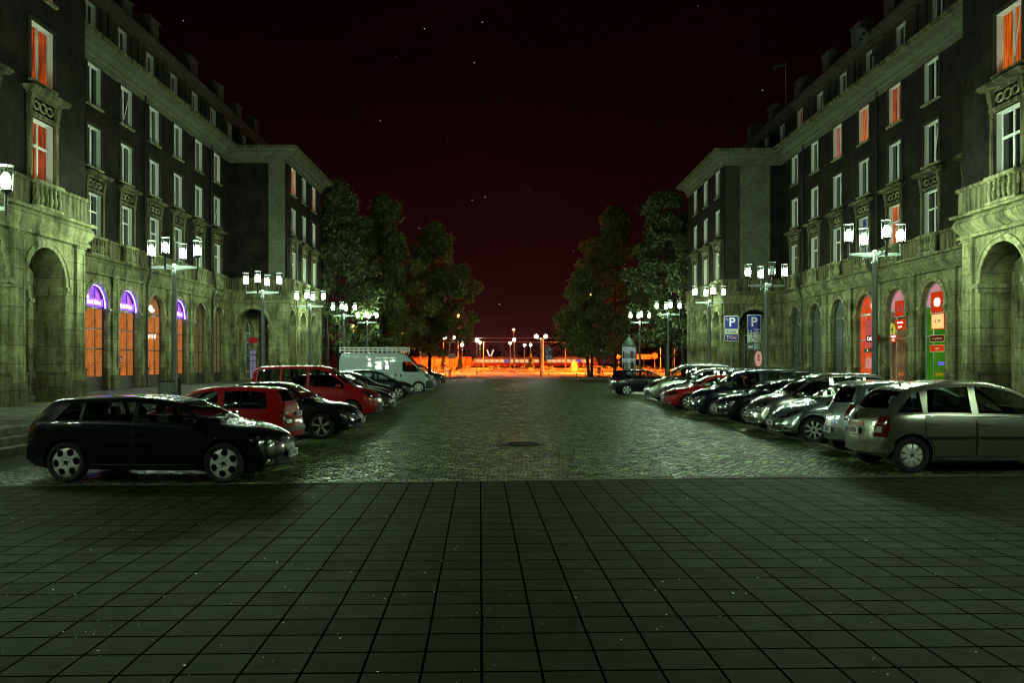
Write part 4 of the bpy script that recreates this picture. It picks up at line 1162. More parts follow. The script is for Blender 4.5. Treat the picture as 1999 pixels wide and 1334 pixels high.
    rows = [(7.05, 10.9, H1, 1.40), (10.9, 13.95, H2, 1.46), (13.95, TOPW, H3, 1.46)]
    upbays = [(fw, rw_, y0, yA, P['near_win']), (fm, rm, yA, yB, P['main_win']), (fw, rw_, yB, yC, P['far_win'])]
    for F, rot, a, b, bays in upbays:
        for v0, v1, (h0, h1), w in rows:
            wall(up_, F, a, b, v0, v1, [(u, w, h0, h1, False) for u in bays], .34, 0, 1)
    for F in (ff, fn):
        a, b = lo(XM, XW), hi(XM, XW); wall(up_, F, a, b, 7.05, TOPW, [], 0)
    wall(up_, fe, lo(back, XW), hi(back, XW), 7.05, TOPW, [], 0)
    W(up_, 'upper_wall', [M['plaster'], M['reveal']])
    for nm, (ua, ub, mt) in P['panels'].items():
        m = MB(); m.fbox(fn, ua, ub, 8.1, 16.45, -.02, .035); W(m, 'plaster_panel', [M[mt]])
    lit = P['lit']; orn = orn_meshes()
    for seg, (F, rot, a, b, bays) in zip(('near','main','far'), upbays):
        for i, u in enumerate(sorted(bays, reverse=True)):         # 0 = farthest from the camera
            for r_, (v0, v1, (h0, h1), w) in enumerate(rows):
                pn = lit.get((seg, r_, i), random.choice(('pane','pane','pane2')))
                st = 'french' if r_ == 0 else random.choice(('plain','plain','tilt'))
                wd = add_window(bld, F, rot, u, h0, w, round(h1-h0, 3), st, pn, sill=r_ > 0)
                if r_ == 0:
                    q = tuple(p-k for p, k in zip(F(u, h0, 0), bld.location))
                    sr = link('window_surround', orn['surround'], bld, q, rot); link('ornament', orn['swag'], sr)
                    link('balustrade', orn['bal'], bld, tuple(p-k for p, k in zip(F(u, 7.14, .12), bld.location)), rot)
                else: link('architrave', architrave(w, round(h1-h0, 3)), wd)
    # ---------- cornice, gutter, roof, attic, chimneys
    m = MB()
    sweep(m, path, s, [(.0,16.45),(.10,16.47),(.10,16.72),(.22,16.80),(.22,16.95),(.36,17.10),(.44,17.16),(.44,17.24),(.76,17.27),(.78,17.36)])
    W(m, 'cornice', [M['plaster_light']])
    m = MB(); sweep(m, path, s, [(.78,17.36),(.88,17.37),(.90,17.55),(.82,17.58),(.2,17.66)]); W(m, 'gutter', [M['stone_dark']])
    m = MB()
    for a, b, x in ((y0, yA+.9, XW), (yA+.9, yB-.9, XM), (yB-.9, yC+.9, XW)): m.quad((x-s*.7,a,17.60),(back,a,17.60),(back,b,17.60),(x-s*.7,b,17.60))
    xa = XM+s*.45
    m.quad((xa-s*.5,y0,20.45),(back,y0,22.2),(back,yC,22.2),(xa-s*.5,yC,20.45))
    m.quad((back,y0,PAVE),(back,yC,PAVE),(back,yC,22.2),(back,y0,22.2)); W(m, 'roof', [M['roof']])
    fa, ra = frame_of('street', xa, s)
    at_ = MB(); wins = sorted(P['attic_win'])
    wall(at_, fa, y0, yC-1.2, 17.6, 20.2, [(u, 1.05, 18.05, 19.75, False) for u in wins], .34, 0, 1)
    at_.quad((xa,yC-1.2,17.6),(back,yC-1.2,17.6),(back,yC-1.2,21.6),(xa,yC-1.2,20.2), 0)
    W(at_, 'attic_wall', [M['attic_light'], M['reveal']])
    sp = wins[1]-wins[0]
    for u in [w-sp/2 for w in wins]+[wins[-1]+sp/2]:
        m = MB()
        for k in (-1, 1):
            c = u+k*sp*.135
            if y0+.6 < c < yC-2: m.fbox(fa, c-sp*.105, c+sp*.105, 17.95, 19.85, -.02, .06); m.fbox(fa, c-sp*.075, c+sp*.075, 18.1, 19.7, .06, .085)
        if y0+.6 < u < yC-2: m.fbox(fa, u-.07, u+.07, 17.8, 20.1, -.02, .14)
        if m.v: W(m, 'attic_panel', [M['attic']])
    m = MB(); sweep(m, [(xa, y0), (xa, yC-1.2)], s, [(.0,19.98),(.18,20.0),(.18,20.14),(.42,20.20),(.45,20.42),(-.1,20.50)]); W(m, 'attic_eave', [M['attic_light']])
    for i, u in enumerate(sorted(wins, reverse=True)):
        add_window(bld, fa, ra, u, 18.05, 1.05, 1.70, 'attic', lit.get(('attic', 0, i), 'pane'), sill=False)
    for u, hh in P['chimneys']:
        m = MB(); x1, x2 = xa-s*.15, xa+s*.65
        m.box(lo(x1,x2), hi(x1,x2), u-.62, u+.62, 20.3, 21.75*hh/1.0)
        m.box(lo(x1,x2)-.06, hi(x1,x2)+.06, u-.70, u+.70, 21.75*hh, 21.75*hh+.12)
        for k in (-.4, 0, .4): m.box((x1+x2)/2-.13, (x1+x2)/2+.13, u+k-.13, u+k+.13, 21.75*hh+.12, 21.75*hh+.34)
        W(m, 'chimney', [M['attic_light']])
    for q in P['pipes']:
        m = MB(); x = XM-s*.12; m.tube([(x,q,17.1),(x,q,8.2),(x-s*.14,q,7.9),(x-s*.30,q,7.0),(x-s*.1,q,6.2),(x-s*.05,q,PAVE)], .06, 8)
        for z in (9.5,12,14.5,3.5): m.lathe([(.075,0),(.075,.06)], 8, (x-s*(.05 if z < 6 else 0),q,z))
        W(m, 'downpipe', [M['dark_metal']])
    # ---------- shop windows in the main arcade, windows behind the loggias
    for i, u in enumerate(sorted(wm, reverse=True)):
        st, pl_, pu = P['shops'].get(i, ('plain', 'pane', 'pane'))
        f, gg = shop_meshes(2.3, .62 if st == 'bank' else .30, VS-PAVE, 0, st)
        dep = P['shop_depth']; o = F_ = fm(u, PAVE, -dep)
        wd = link('arch_window', f.mesh('arch_window', M['frame_grey' if st == 'shop' else 'frame_dark']), bld, tuple(p-k for p, k in zip(o, bld.location)), rm)
        link('pane', gg.mesh('pane', [M[pl_], M[pu]]), wd)
        b2 = MB(); b2.box(-1.15, 1.15, -.08, .02, 0, .62 if st == 'bank' else .30); link('stall_riser', b2.mesh('stall_riser', M['frame_dark']), wd)
    for bays in (wn, wf):
        for u in bays:
            f, gg = shop_meshes(1.9, .6, 4.2-PAVE, 0, 'plain'); o = fm(u, PAVE, -.30)
            wd = link('arch_window', f.mesh('arch_window', M['frame_grey']), bld, tuple(p-k for p, k in zip(o, bld.location)), rm)
            link('pane', gg.mesh('pane', [M['pane_teal'], M['pane_teal']]), wd)
    return bld

# shop panes that are lit from inside
M['bank_glow'] = pane_mat('bank_interior_glow', None, lit=(1.0,.34,.07), lit2=(.80,.22,.04), strength=.66, fold=.25, slats=.45)
M['bank_violet'] = pane_mat('violet_sign_glow', None, lit=(.62,.16,.75), lit2=(.24,.09,1.0), strength=1.1, fold=.1)
M['bank_dim'] = pane_mat('dim_blind', None, lit=(.21,.17,.055), lit2=(.13,.11,.04), strength=.7, fold=.3)
M['bank_amber'] = pane_mat('amber_arch_glow', None, lit=(.80,.30,.07), lit2=(.45,.15,.03), strength=.6, fold=.2)
M['shop_red'] = pane_mat('red_shop_glow', None, lit=(1.0,.12,.02), lit2=(.85,.05,.01), strength=.95, fold=.2, slats=.2)
M['shop_pink'] = pane_mat('pink_neon_glow', None, lit=(.95,.42,.45), lit2=(.75,.25,.30), strength=.8, fold=.2)
M['shop_cafe'] = pane_mat('cafe_interior_glow', None, lit=(.55,.36,.13), lit2=(.16,.07,.03), strength=.55, fold=.8)
M['shop_green'] = pane_mat('green_foil', None, lit=(.05,.27,.01), lit2=(.03,.16,.005), strength=.75, fold=.1)
LP = dict(pipes=[58.3, 47.55, 33.1], XM=20.0, XW=15.8, yA=32.3, yB=62.5, yC=74.0, end_arch=(-18.35, 2.4),
    near_bays=[29.6, 25.9, 22.2, 18.5, 14.8], main_bays=[60.1-3.6*k for k in range(8)], far_bays=[63.75+.3, 67.5, 71.1],
    near_win=[29.3, 25.7, 22.1, 18.5, 14.9], main_win=[59.7-3.58*k for k in range(8)], far_win=[64.3, 67.7, 71.2],
    attic_win=[71.0-3.58*k for k in range(15)], chimneys=[(70.5,1.0),(65.8,.99),(61.5,1.0),(56.2,1.0),(49.8,1.0),(46.2,.985),(40.6,1.0),(35.6,1.0)],
    panels={'a': (-17.15, -15.95, 'plaster_light'), 'b': (-19.5, -17.25, 'plaster')},
    lit={('near',2,0):'lit_orange', ('near',1,0):'lit_red', ('far',2,2):'lit_orange', ('far',2,0):'lit_red', ('main',2,0):'lit_dim', ('near',0,0):'lit_red'},
    shops={0:('bank','bank_dim','bank_dim'), 1:('bank','bank_dim','bank_dim'), 2:('bank','bank_glow','bank_violet'), 3:('bank','bank_glow','bank_amber'), 4:('bank','bank_glow','bank_violet'), 5:('bank','bank_glow','bank_violet'), 6:('bank','bank_glow','bank_violet')}, shop_depth=.26)
RP = dict(pipes=[58.27, 46.75, 31.2], XM=20.5, XW=16.3, yA=30.4, yB=63.3, yC=75.7, end_arch=(18.6, 2.4),
    near_bays=[28.0, 24.2, 20.4, 16.6, 12.8], main_bays=[60.2-3.86*k for k in range(7)], far_bays=[65.6, 69.3, 73.0],
    near_win=[27.6, 23.8, 20.0, 16.2, 12.4], main_win=[60.2-3.84*k for k in range(7)], far_win=[65.1, 68.9, 72.6],
    attic_win=[72.0-3.84*k for k in range(15)], chimneys=[(72.5,1.0),(66.8,1.0),(60.6,1.0),(55.3,1.0),(50.6,1.0),(46.2,1.0),(41.8,1.0),(37.6,1.02)],
    panels={'a': (17.45, 19.7, 'plaster_light'), 'b': (16.4, 17.38, 'plaster_mid')},
    lit={('near',1,0):'lit_orange', ('near',2,0):'lit_red', ('main',2,2):'lit_pink', ('main',2,3):'lit_orange', ('main',2,4):'lit_red', ('main',0,4):'lit_orange', ('main',0,3):'lit_blue', ('attic',0,3):'lit_dim'},
    shops={0:('plain','pane_teal','pane_teal'), 1:('plain','pane_teal','pane_teal'), 2:('plain','pane_teal','pane_teal'), 3:('shop','shop_red','shop_red'), 4:('shop','shop_cafe','shop_pink'), 5:('shop','shop_green','shop_pink'), 6:('plain','pane','pane')}, shop_depth=.26)
# ------------------------------------------------------------------ ground
def sheet(name, pts, z, mat):
    m = MB(); m.add([(x, y, z) for x, y in pts], [tuple(range(len(pts)))])
    return tag(m.obj(name, mat), kind='structure')
def asphalt(name, col):
    t = NT(name); p = t.pos()
    n1 = t.noise(p, .15, 5, .6); n2 = t.noise(p, 14.0, 4, .7)
    f = t.math('ADD', t.math('MULTIPLY', n1, .6), t.math('MULTIPLY', n2, .4))
    c = t.mix(t.ramp(f, [(.3, 0.0), (.7, 1.0)]), tuple(.6*q for q in col), tuple(1.4*q for q in col))
    return t.done(t.bsdf(Base_Color=c, Roughness=.75, Normal=t.bump(n2, .5, .02)))
M['asphalt'] = asphalt('asphalt', (.17,.15,.13))
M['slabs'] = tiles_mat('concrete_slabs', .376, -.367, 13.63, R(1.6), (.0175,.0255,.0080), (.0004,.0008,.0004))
M['slabs_up'] = tiles_mat('pavement_slabs', .50, 0, 0, 0, (.20,.20,.16), (.03,.03,.025), .03)
M['setts'] = cobble_mat('street_setts', (.064,.092,.030), .16, .13, (.012,.013,.008), 1.0)
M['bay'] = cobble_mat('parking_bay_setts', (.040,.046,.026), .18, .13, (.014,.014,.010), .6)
M['kerb'] = stone('kerb_stone', (.26,.25,.19), (.10,.095,.07), joints=False)
sheet('ground', [(-400,-60),(400,-60),(400,700),(-400,700)], 0.0, M['asphalt'])
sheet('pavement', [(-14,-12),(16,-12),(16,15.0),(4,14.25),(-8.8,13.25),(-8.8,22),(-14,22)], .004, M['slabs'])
sheet('street', [(-4.9,13.45),(4,14.25),(7.4,14.50),(7.4,90.5),(3.5,92.5),(-3,92.5),(-4.9,90.5)], .008, M['setts'])
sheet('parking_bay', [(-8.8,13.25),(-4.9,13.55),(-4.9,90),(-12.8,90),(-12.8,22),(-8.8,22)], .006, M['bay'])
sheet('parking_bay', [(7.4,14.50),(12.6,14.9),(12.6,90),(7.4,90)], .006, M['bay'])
m = MB(); m.add([(-8.8,13.21,.011),(-4.9,13.44,.011),(4,14.23,.011),(12.6,14.86,.011),(12.6,14.98,.011),(4,14.36,.011),(-4.9,13.57,.011),(-8.8,13.34,.011)], [(0,1,6,7),(1,2,5,6),(2,3,4,5)]); tag(m.obj('street_edging', M['kerb']), kind='structure')
m = MB()
for x in (-4.9, 7.4): m.box(x-.06, x+.06, 14.9, 90, -.05, .022)
tag(m.obj('bay_edging', M['kerb']), kind='structure')
for s, x0, x1 in ((-1, 10.15, 30), (1, 11.55, 32)):
    m = MB()
    for k in range(3):
        a = s*(x0+.30*k); b = s*(x0+.30*(k+1)+(.0 if k < 2 else 0))
        z1 = PAVE*(k+1)/3; m.box(min(a,b), max(a,b), -6, 84, -.05, z1)
        e = a-s*.02; m.box(min(a,e), max(a,e), -6, 84, z1-.055, z1-.004)
    tag(m.obj('steps', M['kerb']), kind='structure')
    a, b = s*(x0+.9), s*x1
    m = MB(); m.box(min(a,b), max(a,b), -6, 84, -.05, PAVE-.006); tag(m.obj('raised_pavement', M['slabs_up']), kind='structure')
m = MB()                                                    # kerbed corners at the far end
for s in (-1, 1):
    P = [(s*24,93),(s*9.0,93.2),(s*7.4,94.0),(s*6.9,96),(s*6.9,106),(s*24,106)] if s > 0 else [(-24,93),(-7.2,93),(-5.2,96),(-4.6,100),(-4.6,106),(-24,106)]
    n = len(P); m.add([(x,y,-.05) for x,y in P]+[(x,y,.13) for x,y in P], [tuple(range(n,2*n))]+[(i,(i+1)%n,(i+1)%n+n,i+n) for i in range(n)])
tag(m.obj('far_pavement', M['slabs_up']), kind='structure')
m = MB()
for y, h in ((112, .012), (134, .012)): m.box(-120, 120, y-.08, y+.08, 0, h)
tag(m.obj('road_markings', M['white_paint']), kind='structure')
m = MB(); m.box(-90, 90, 157, 176, -.05, .14); tag(m.obj('traffic_island', M['kerb']), kind='structure')
M['soil'] = simple('dark_soil_and_grass', (.03,.035,.015), .9, var=.5, scale=2)
sheet('verge', [(-88,158.5),(88,158.5),(88,175),(-88,175)], .146, M['soil'])
# manhole cover, litter
m = MB(); mx, my = at(1020, 20.1), 20.1
m.lathe([(0,.0),(.50,.0),(.50,.018),(.44,.020),(.43,.012),(.40,.012),(.0,.012)], 32, (mx,my,.0085), cap=False)
for k in range(-4, 5): m.box(mx-math.sqrt(.15-(.085*k)**2)*.95, mx+math.sqrt(.15-(.085*k)**2)*.95, my+.085*k-.018, my+.085*k+.018, .019, .027)
tag(m.obj('manhole_cover', simple('cast_iron', (.03,.028,.025), .5, metal=.5)), 'round cast iron manhole cover set in the cobbled street', 'manhole cover')
m = MB(); rl = random.Random(3)
for k in range(330):
    y = 3.2+11*rl.random()**1.2; x = (rl.random()-.5)*2*y*.62
    if k % 3 == 0: x = -abs(x)
    r = rl.choice((.0035,.004,.005,.007,.011)); a = rl.random()*3; z = .0065
    m.add([(x+r*math.cos(a+q)*rl.uniform(.6,1.3), y+r*math.sin(a+q)*rl.uniform(.6,1.3), z+rl.uniform(0,.006)) for q in (0,1.5,3.1,4.6)], [(0,1,2,3)])
tag(m.obj('litter', M['white_paint']), 'tiny white scraps of litter scattered over the paving slabs', 'litter', kind='stuff')

# ------------------------------------------------------------------ buildings
building(-1, LP, 'five storey block with violet and orange lit bank arches on its ground floor')
building(1, RP, 'five storey block with red lit shop arches and a satellite dish on its attic')

# ------------------------------------------------------------------ four-lantern lamp posts
GLOW = emit('lamp_glow', LAMP_COL, LAMP_E)
def lamp_post(label, loc):
    t = thing('lamp_post', label, 'street lamp', loc, 0, 'four-lantern lamp posts along the square')
    m = MB(); m.lathe([(.17,0),(.17,.10),(.135,.16),(.13,.9),(.105,1.0),(.10,1.06),(.085,4.6),(.078,4.78)], 20); m.obj('pole', M['pole'], t, 40)
    m = MB(); m.lathe([(.10,4.74),(.105,4.78),(.105,4.84),(.075,4.88),(.075,5.14),(.06,5.18),(0,5.18)], 16); m.obj('collar', M['metal_lamp'], t, 40)
    for ax in (0, 1):
        m = MB(); A = .87
        P = [(-A,.045),(0,.085),(A,.045)]
        for sx in (-1, 1):
            V = []
            for q, h in ((0,.085),(sx*A,.040)):
                for a, b in ((-.035,-h),(.035,-h),(.035,h),(-.035,h)): V.append((q,a,5.03+b) if ax == 0 else (a,q,5.031+b))
            m.add(V, [(0,1,2,3),(7,6,5,4),(0,4,5,1),(1,5,6,2),(2,6,7,3),(3,7,4,0)])
        m.obj('arm', M['metal_lamp'], t)
        for sx in (-1, 1):
            p = (sx*A,0,0) if ax == 0 else (0,sx*A,0)
            m = MB(); m.lathe([(0,4.86),(.038,4.88),(.038,5.36),(.06,5.40),(.135,5.44),(.14,5.47),(.0,5.47)], 14)
            for k in range(4):
                a = PI/4+PI/2*k; m.tube([(.145*math.cos(a),.145*math.sin(a),5.46),(.16*math.cos(a),.16*math.sin(a),6.05)], .009, 5)
            m.lathe([(.0,6.10),(.12,6.085),(.175,6.05),(.17,6.035),(0,6.035)], 16)
            ln = m.obj('lantern', M['dark_metal'], t, 40, p)
            m = MB(); m.lathe([(.140,5.475),(.155,6.03)], 20, cap=False); m.obj('lantern_glass', M['glass_lamp'], ln, 40)
            m = MB(); m.lathe([(.0,5.48),(.075,5.52),(.108,5.64),(.098,5.77),(.05,5.87),(0,5.885)], 10, cap=False); m.obj('bulb', GLOW, ln, 60)
    return t
LPOS = [(-12.5,20.0,'four-lantern lamp post in front of the near left wing, one lantern at the edge'),
        (-12.5,32.5,'tall four-lantern lamp post with a litter bin at its foot'),
        (-12.5,44.4,'four-lantern lamp post in front of the large left archway, behind the red people carrier'),
        (-12.55,55.5,'four-lantern lamp post before the street arches of the far left wing'),
        (-12.5,67.0,'four-lantern lamp post rising above the rear of the white van'),
        (-12.5,78.5,'four-lantern lamp post rising above the middle of the white van roof rack'),
        (12.4,28.6,'tall four-lantern lamp post in front of the red cafe arch'),
        (12.4,40.4,'four-lantern lamp post beside the disabled parking sign, one lantern dark'),
        (12.5,52.0,'four-lantern lamp post in front of the far right wing arches'),
        (12.5,65.0,'four-lantern lamp post at the outer corner of the far right wing, by the trees'),
        (12.5,78.5,'four-lantern lamp post beside the glass advertising column'),
        (12.4,16.8,'four-lantern lamp post on the right pavement behind the silver car'),
        (-12.5,8.4,'four-lantern lamp post on the left pavement level with the viewer'),
        (12.4,6.5,'four-lantern lamp post on the right pavement level with the viewer')]
lp0 = lamp_post(LPOS[0][2], (LPOS[0][0], LPOS[0][1], PAVE-.006))
for x, y, lb in LPOS[1:]:
    c = copy_tree(lp0); c.location = (x, y, PAVE-.006); c['label'] = lb
    if 'lantern dark' in lb:
        ln = [o for o in c.children if o.name.startswith('lantern') and o.location.y < -.1][0]
        b = [o for o in ln.children if o.name.startswith('bulb')][0]; b.data = b.data.copy(); b.data.materials[0] = M['frame']
        b['label'] = 'unlit bulb'

# ------------------------------------------------------------------ cars
BLK = paint('black_car_paint', (.006,.007,.010)); BLU = paint('dark_blue_car_paint', (.008,.010,.028)); RED = paint('red_car_paint', (.30,.008,.010), rough=.3)
MAR = paint('maroon_car_paint', (.085,.010,.012)); GRY = paint('dark_grey_car_paint', (.035,.036,.036), metal=.4)
SIL2 = paint('bright_silver_car_paint', (.33,.33,.28), metal=.8, rough=.22); SIL = paint('silver_car_paint', (.42,.43,.38), metal=.85, rough=.20); SILB = paint('blue_silver_car_paint', (.36,.43,.45), metal=.8, rough=.20)
GRN = paint('pale_green_silver_paint', (.36,.40,.34), metal=.7, rough=.24); WHT = paint('white_van_paint', (.36,.44,.45), rough=.4)
def lcar(kind, pm, front, Z, label, yaw=0, **k):
    S = kind(pm, **k); make_car(S, label, (front-S['L']/2, Z, 0), R(yaw), 'cars parked along the left side')
def lrear(kind, pm, rear, Z, label, yaw=0, **k):
    S = kind(pm, **k); make_car(S, label, (rear-S['L']/2, Z, 0), PI+R(yaw), 'cars parked along the left side')
def rcar(kind, pm, front, Z, label, yaw=0, **k):
    S = kind(pm, **k); make_car(S, label, (front+S['L']/2, Z, 0), PI+R(yaw), 'cars parked along the right side')
def rrear(kind, pm, rear, Z, label, yaw=0, **k):
    S = kind(pm, **k); make_car(S, label, (rear+S['L']/2, Z, 0), R(yaw), 'cars parked along the right side')
lcar(kind_sportback, BLK, -3.56, 14.55, 'black five door hatchback with silver six-hole wheels, nearest on the left', -3, reg='KR 419GH')
lrear(kind_clio, RED, -4.45, 19.0, 'small red three door hatchback parked with its tail to the street', 1, reg='KR 207LW')
lcar(kind_saloon, BLK, -3.66, 22.3, 'black saloon with five-spoke wheels beside the small red hatchback', -1, reg='KR 882CV')
lcar(kind_mpv, RED, -4.15, 29.3, 'tall red people carrier with a black bumper intake', 0, reg='KR 553JN')
lcar(kind_hatch, BLK, -4.05, 31.9, 'black hatchback right behind the tall red people carrier', .5, reg='KR 36RA')
lcar(kind_saloon, MAR, -4.5, 35.3, 'maroon saloon third in line behind the red people carrier', -1, rim='multi')
lcar(kind_hatch, GRY, -4.85, 39.2, 'dark grey hatchback between the maroon saloon and a black hatchback', 1, rim='five')
lcar(kind_hatch, BLK, -4.65, 45.2, 'black hatchback parked directly in front of the white van', -1, rim='five')
lcar(kind_van, WHT, -4.25, 53.5, 'white high roof delivery van with a roof rack', 0, reg='KR 71LH')
lcar(kind_saloon, BLK, -4.6, 59.5, 'black saloon just beyond the white van', 1, rim='multi')
lcar(kind_hatch, GRY, -4.7, 63.8, 'grey hatchback second beyond the white van', 0)
lcar(kind_estate, BLK, -4.65, 69.0, 'black estate car last in the left row, near the bicycle', 0)
rrear(kind_minivan, SIL2, 6.40, 15.78, 'silver family car nearest on the right, tail to the street', 1.5, reg='KR 697EH')
rrear(kind_supermini, SILB, 6.85, 18.1, 'small blue-silver car with rounded tail beside the silver family car', -1, reg='KR 680UL')
rcar(kind_hatch, SILB, 6.62, 21.35, 'low blue-silver hatchback with slanted headlights facing the street', 1, reg='KT 45MR')
rcar(kind_city, SIL, 6.84, 24.1, 'small tall silver car with a black bumper strip', 0, reg='KR 114VK')
rcar(kind_sportback, BLK, 6.83, 27.6, 'black hatchback with tall grille on the right side', 0, reg='KR 390GC', rim='five')
rcar(kind_estate, BLU, 6.60, 30.6, 'dark blue estate car with roof rails', 0, reg='KR 128NT', H=1)
rcar(kind_saloon, RED, 6.40, 34.6, 'red saloon with wide clear headlights', 1, reg='KR 605HY', rim='multi')
rcar(kind_estate, GRN, 7.0, 38.1, 'pale silver estate car half hidden behind the red saloon', 0, extra=[ex_wipers])
rcar(kind_mpv, GRN, 6.95, 42.2, 'pale green tall people carrier near the parking signs', 1, reg='KR 917TL', extra=[ex_wipers, ex_rails], rail=(-1.7,.1), rail_mat='metal_lamp')
rrear(kind_hatch, BLK, 6.20, 50.2, 'black hatchback last on the right, tail to the street', 8, rim='five')

# ------------------------------------------------------------------ street furniture
t = thing('litter_bin', 'squat grey barrel litter bin beside the lamp post', 'litter bin', (at(326,31.4), 31.4, PAVE-.006))
m = MB(); m.lathe([(.24,0),(.27,.03),(.31,.35),(.31,.42),(.28,.66),(.27,.70),(.24,.70),(.22,.5),(0,.5)], 24); m.obj('barrel', simple('bin_concrete', (.13,.14,.12), .7), t, 40)
m = MB(); m.lathe([(.275,.69),(.29,.70),(.29,.75),(.235,.755),(.235,.69)], 24, cap=False); m.obj('rim_band', M['dark_metal'], t, 40)
t = thing('bollard', 'dark slim bollard standing between litter bin and lamp post', 'bollard', (at(350,31.6), 31.6, PAVE-.006))
m = MB(); m.lathe([(.09,0),(.09,.05),(.06,.08),(.055,.75),(.075,.78),(.06,.85),(0,.90)], 14); m.obj('shaft', M['dark_metal'], t, 40)

BLUE = simple('sign_blue', (.012,.016,.30), .35, var=.05); WSIGN = simple('sign_white', (.75,.75,.75), .4, var=.05)
SRED = simple('sign_red', (.45,.01,.03), .4); SGREY = simple('sign_grey', (.10,.11,.12), .5)
def plate(t, name, w, h, z, mat, border=None, y=-.045, r=.06):
    """a sign plate facing the camera, with an optional white rim"""
    P = rr(w, h, r, 3); m = MB(); n = len(P)
    m.add([(x,y,z+q) for x, q in P]+[(x,y+.012,z+q) for x, q in P], [tuple(range(n)), tuple(range(n,2*n))[::-1]]+[(i,(i+1)%n,(i+1)%n+n,i+n) for i in range(n)])
    o = m.obj(name, border or mat, t)
    if border:
        P = rr(w-.05, h-.05, r, 3); m = MB(); m.add([(x,y-.003,z+q) for x, q in P], [tuple(range(n))]); m.obj('sign_face', mat, o)
    return o
def words(p, txt, size, x, z, mat, y=-.052, sx=1.0, bold=.004, align='CENTER', rot=0):
    o = link('lettering', text_mesh(txt, size, .0015, align, sx, mat, bold), p, (x, y, z)); o.rotation_euler = (0, rot, 0); return o
def post(t, h, r=.03, mat=None):
    m = MB(); m.lathe([(r*1.6,0),(r*1.6,.04),(r,.06),(r,h),(0,h)], 12); return m.obj('post', mat or M['metal_lamp'], t, 40)
Z = 45.0; z0 = PAVE-.006
t = thing('parking_sign', 'blue parking sign over a crossed-out taxi plate', 'road sign', (at(1427.5,Z), Z, z0))
post(t, up(617,Z)-z0); zz = lambda py: up(py, Z)-z0
p = plate(t, 'sign_plate', .73, .70, zz(630), BLUE, WSIGN); words(p, 'P', .66, .03, zz(630), WSIGN, bold=.012)
m = MB()
for k in range(3): m.tube([(-.30+.05*k,-.054,zz(630)+.26-.06*k),(-.20+.02*k,-.054,zz(630)+.10+.03*k)], .012, 5)
m.obj('scratches', simple('pink_sticker', (.70,.35,.35), .5), p)
p = plate(t, 'sign_plate', .71, .21, zz(648), WSIGN); words(p, 'Koniec', .19, 0, zz(648), M['plate_text'], y=-.049, bold=.004)
p = plate(t, 'sign_plate', .73, .36, zz(659.4), BLUE, WSIGN); words(p, 'TAXI', .25, 0, zz(659.4), WSIGN, sx=.95, bold=.006)
m = MB(); zc = zz(659.4); m.add([(-.34,-.056,zc-.15),(-.28,-.056,zc-.17),(.34,-.056,zc+.12),(.30,-.056,zc+.16)], [(0,1,2,3)]); m.obj('red_bar', SRED, p)
Z = 41.5; zz = lambda py: up(py, Z)-z0
t = thing('parking_sign', 'blue parking sign over a white wheelchair plate', 'road sign', (at(1471.5,Z), Z, z0))
post(t, up(615,Z)-z0)
p = plate(t, 'sign_plate', .68, .89, zz(633), BLUE, WSIGN); words(p, 'P', .62, .0, zz(629.5), WSIGN, bold=.012); words(p, '1 st.', .12, -.19, zz(646.5), WSIGN)
m = MB(); za = zz(646)
for a, b in (((.02,-.08),(.30,-.08)),((.30,-.08),(.30,.08)),((.30,.08),(.02,.08)),((.02,.08),(.02,-.08)),((.07,-.06),(.25,.06)),((.07,.06),(.25,-.06))): m.tube([(a[0],-.052,za+a[1]),(b[0],-.052,za+b[1])], .009, 5)
m.obj('envelope_symbol', WSIGN, p)
p = plate(t, 'sign_plate', .66, .40, zz(660.5), WSIGN)
m = MB(); za = zz(660.5); q = -.05
m.tube([(-.06+.105*math.cos(a),q,za-.075+.105*math.sin(a)) for a in [R(100+24*k) for k in range(11)]], .014, 6)
m.tube([(-.06,q,za+.10),(-.05,q,za-.02),(.06,q,za-.02),(.115,q,za-.13),(.15,q,za-.115)], .016, 6); m.tube([(-.058,q,za+.045),(.04,q,za+.045)], .012, 6)
m.lathe([(0,-.01),(.032,-.01),(.032,.0),(0,.0)], 12, (-.06,q,za+.15), axis='y'); m.obj('wheelchair_symbol', M['plate_text'], p)
p = plate(t, 'sign_plate', .66, .34, zz(677.3), SGREY); m = MB(); za = zz(677.3)
m.box(.0, .31, -.052, -.047, za-.15, za+.15); m.obj('plate_panel', simple('pale_blue_plate', (.45,.55,.60), .4), p)
m = MB()
m.box(-.30,-.05,-.052,-.047,za-.06,za+.05); m.obj('plate_panel', WSIGN, p)

# shop signs of the right arcade: boards a little in front of the shop windows
def board(name, label, cat, x, y, z, w, h, mat, txt=None, size=.2, tm=None, rot=R(-90), th=.06, bold=.004, frame=None, sx=1.0):
    t = thing(name, label, cat, (x, y, z), rot)
    m = MB(); m.box(-w/2, w/2, -th/2, th/2, -h/2, h/2); m.obj('panel', mat, t)
    if frame:
        m = MB()
        for a, b, c, d in ((-w/2-.04,w/2+.04,h/2,h/2+.04),(-w/2-.04,w/2+.04,-h/2-.04,-h/2),(-w/2-.04,-w/2,-h/2,h/2),(w/2,w/2+.04,-h/2,h/2)): m.box(a, b, -th/2-.01, th/2+.01, c, d)
        m.obj('border', frame, t)
    if txt:
        for i, (s_, dx, dz) in enumerate(txt): words(t, s_, size, dx, dz, tm, y=-th/2-.004, bold=bold, sx=sx)
    return t
GR = simple('grey_sign_frame', (.32,.33,.33), .5)
ERED = emit('lit_red_board', (.85,.055,.010), .62); EWHT = emit('lit_white_letters', (1.0,.92,.85), 1.6); EYEL = emit('lit_yellow_panel', (1.0,.62,.22), 1.1)
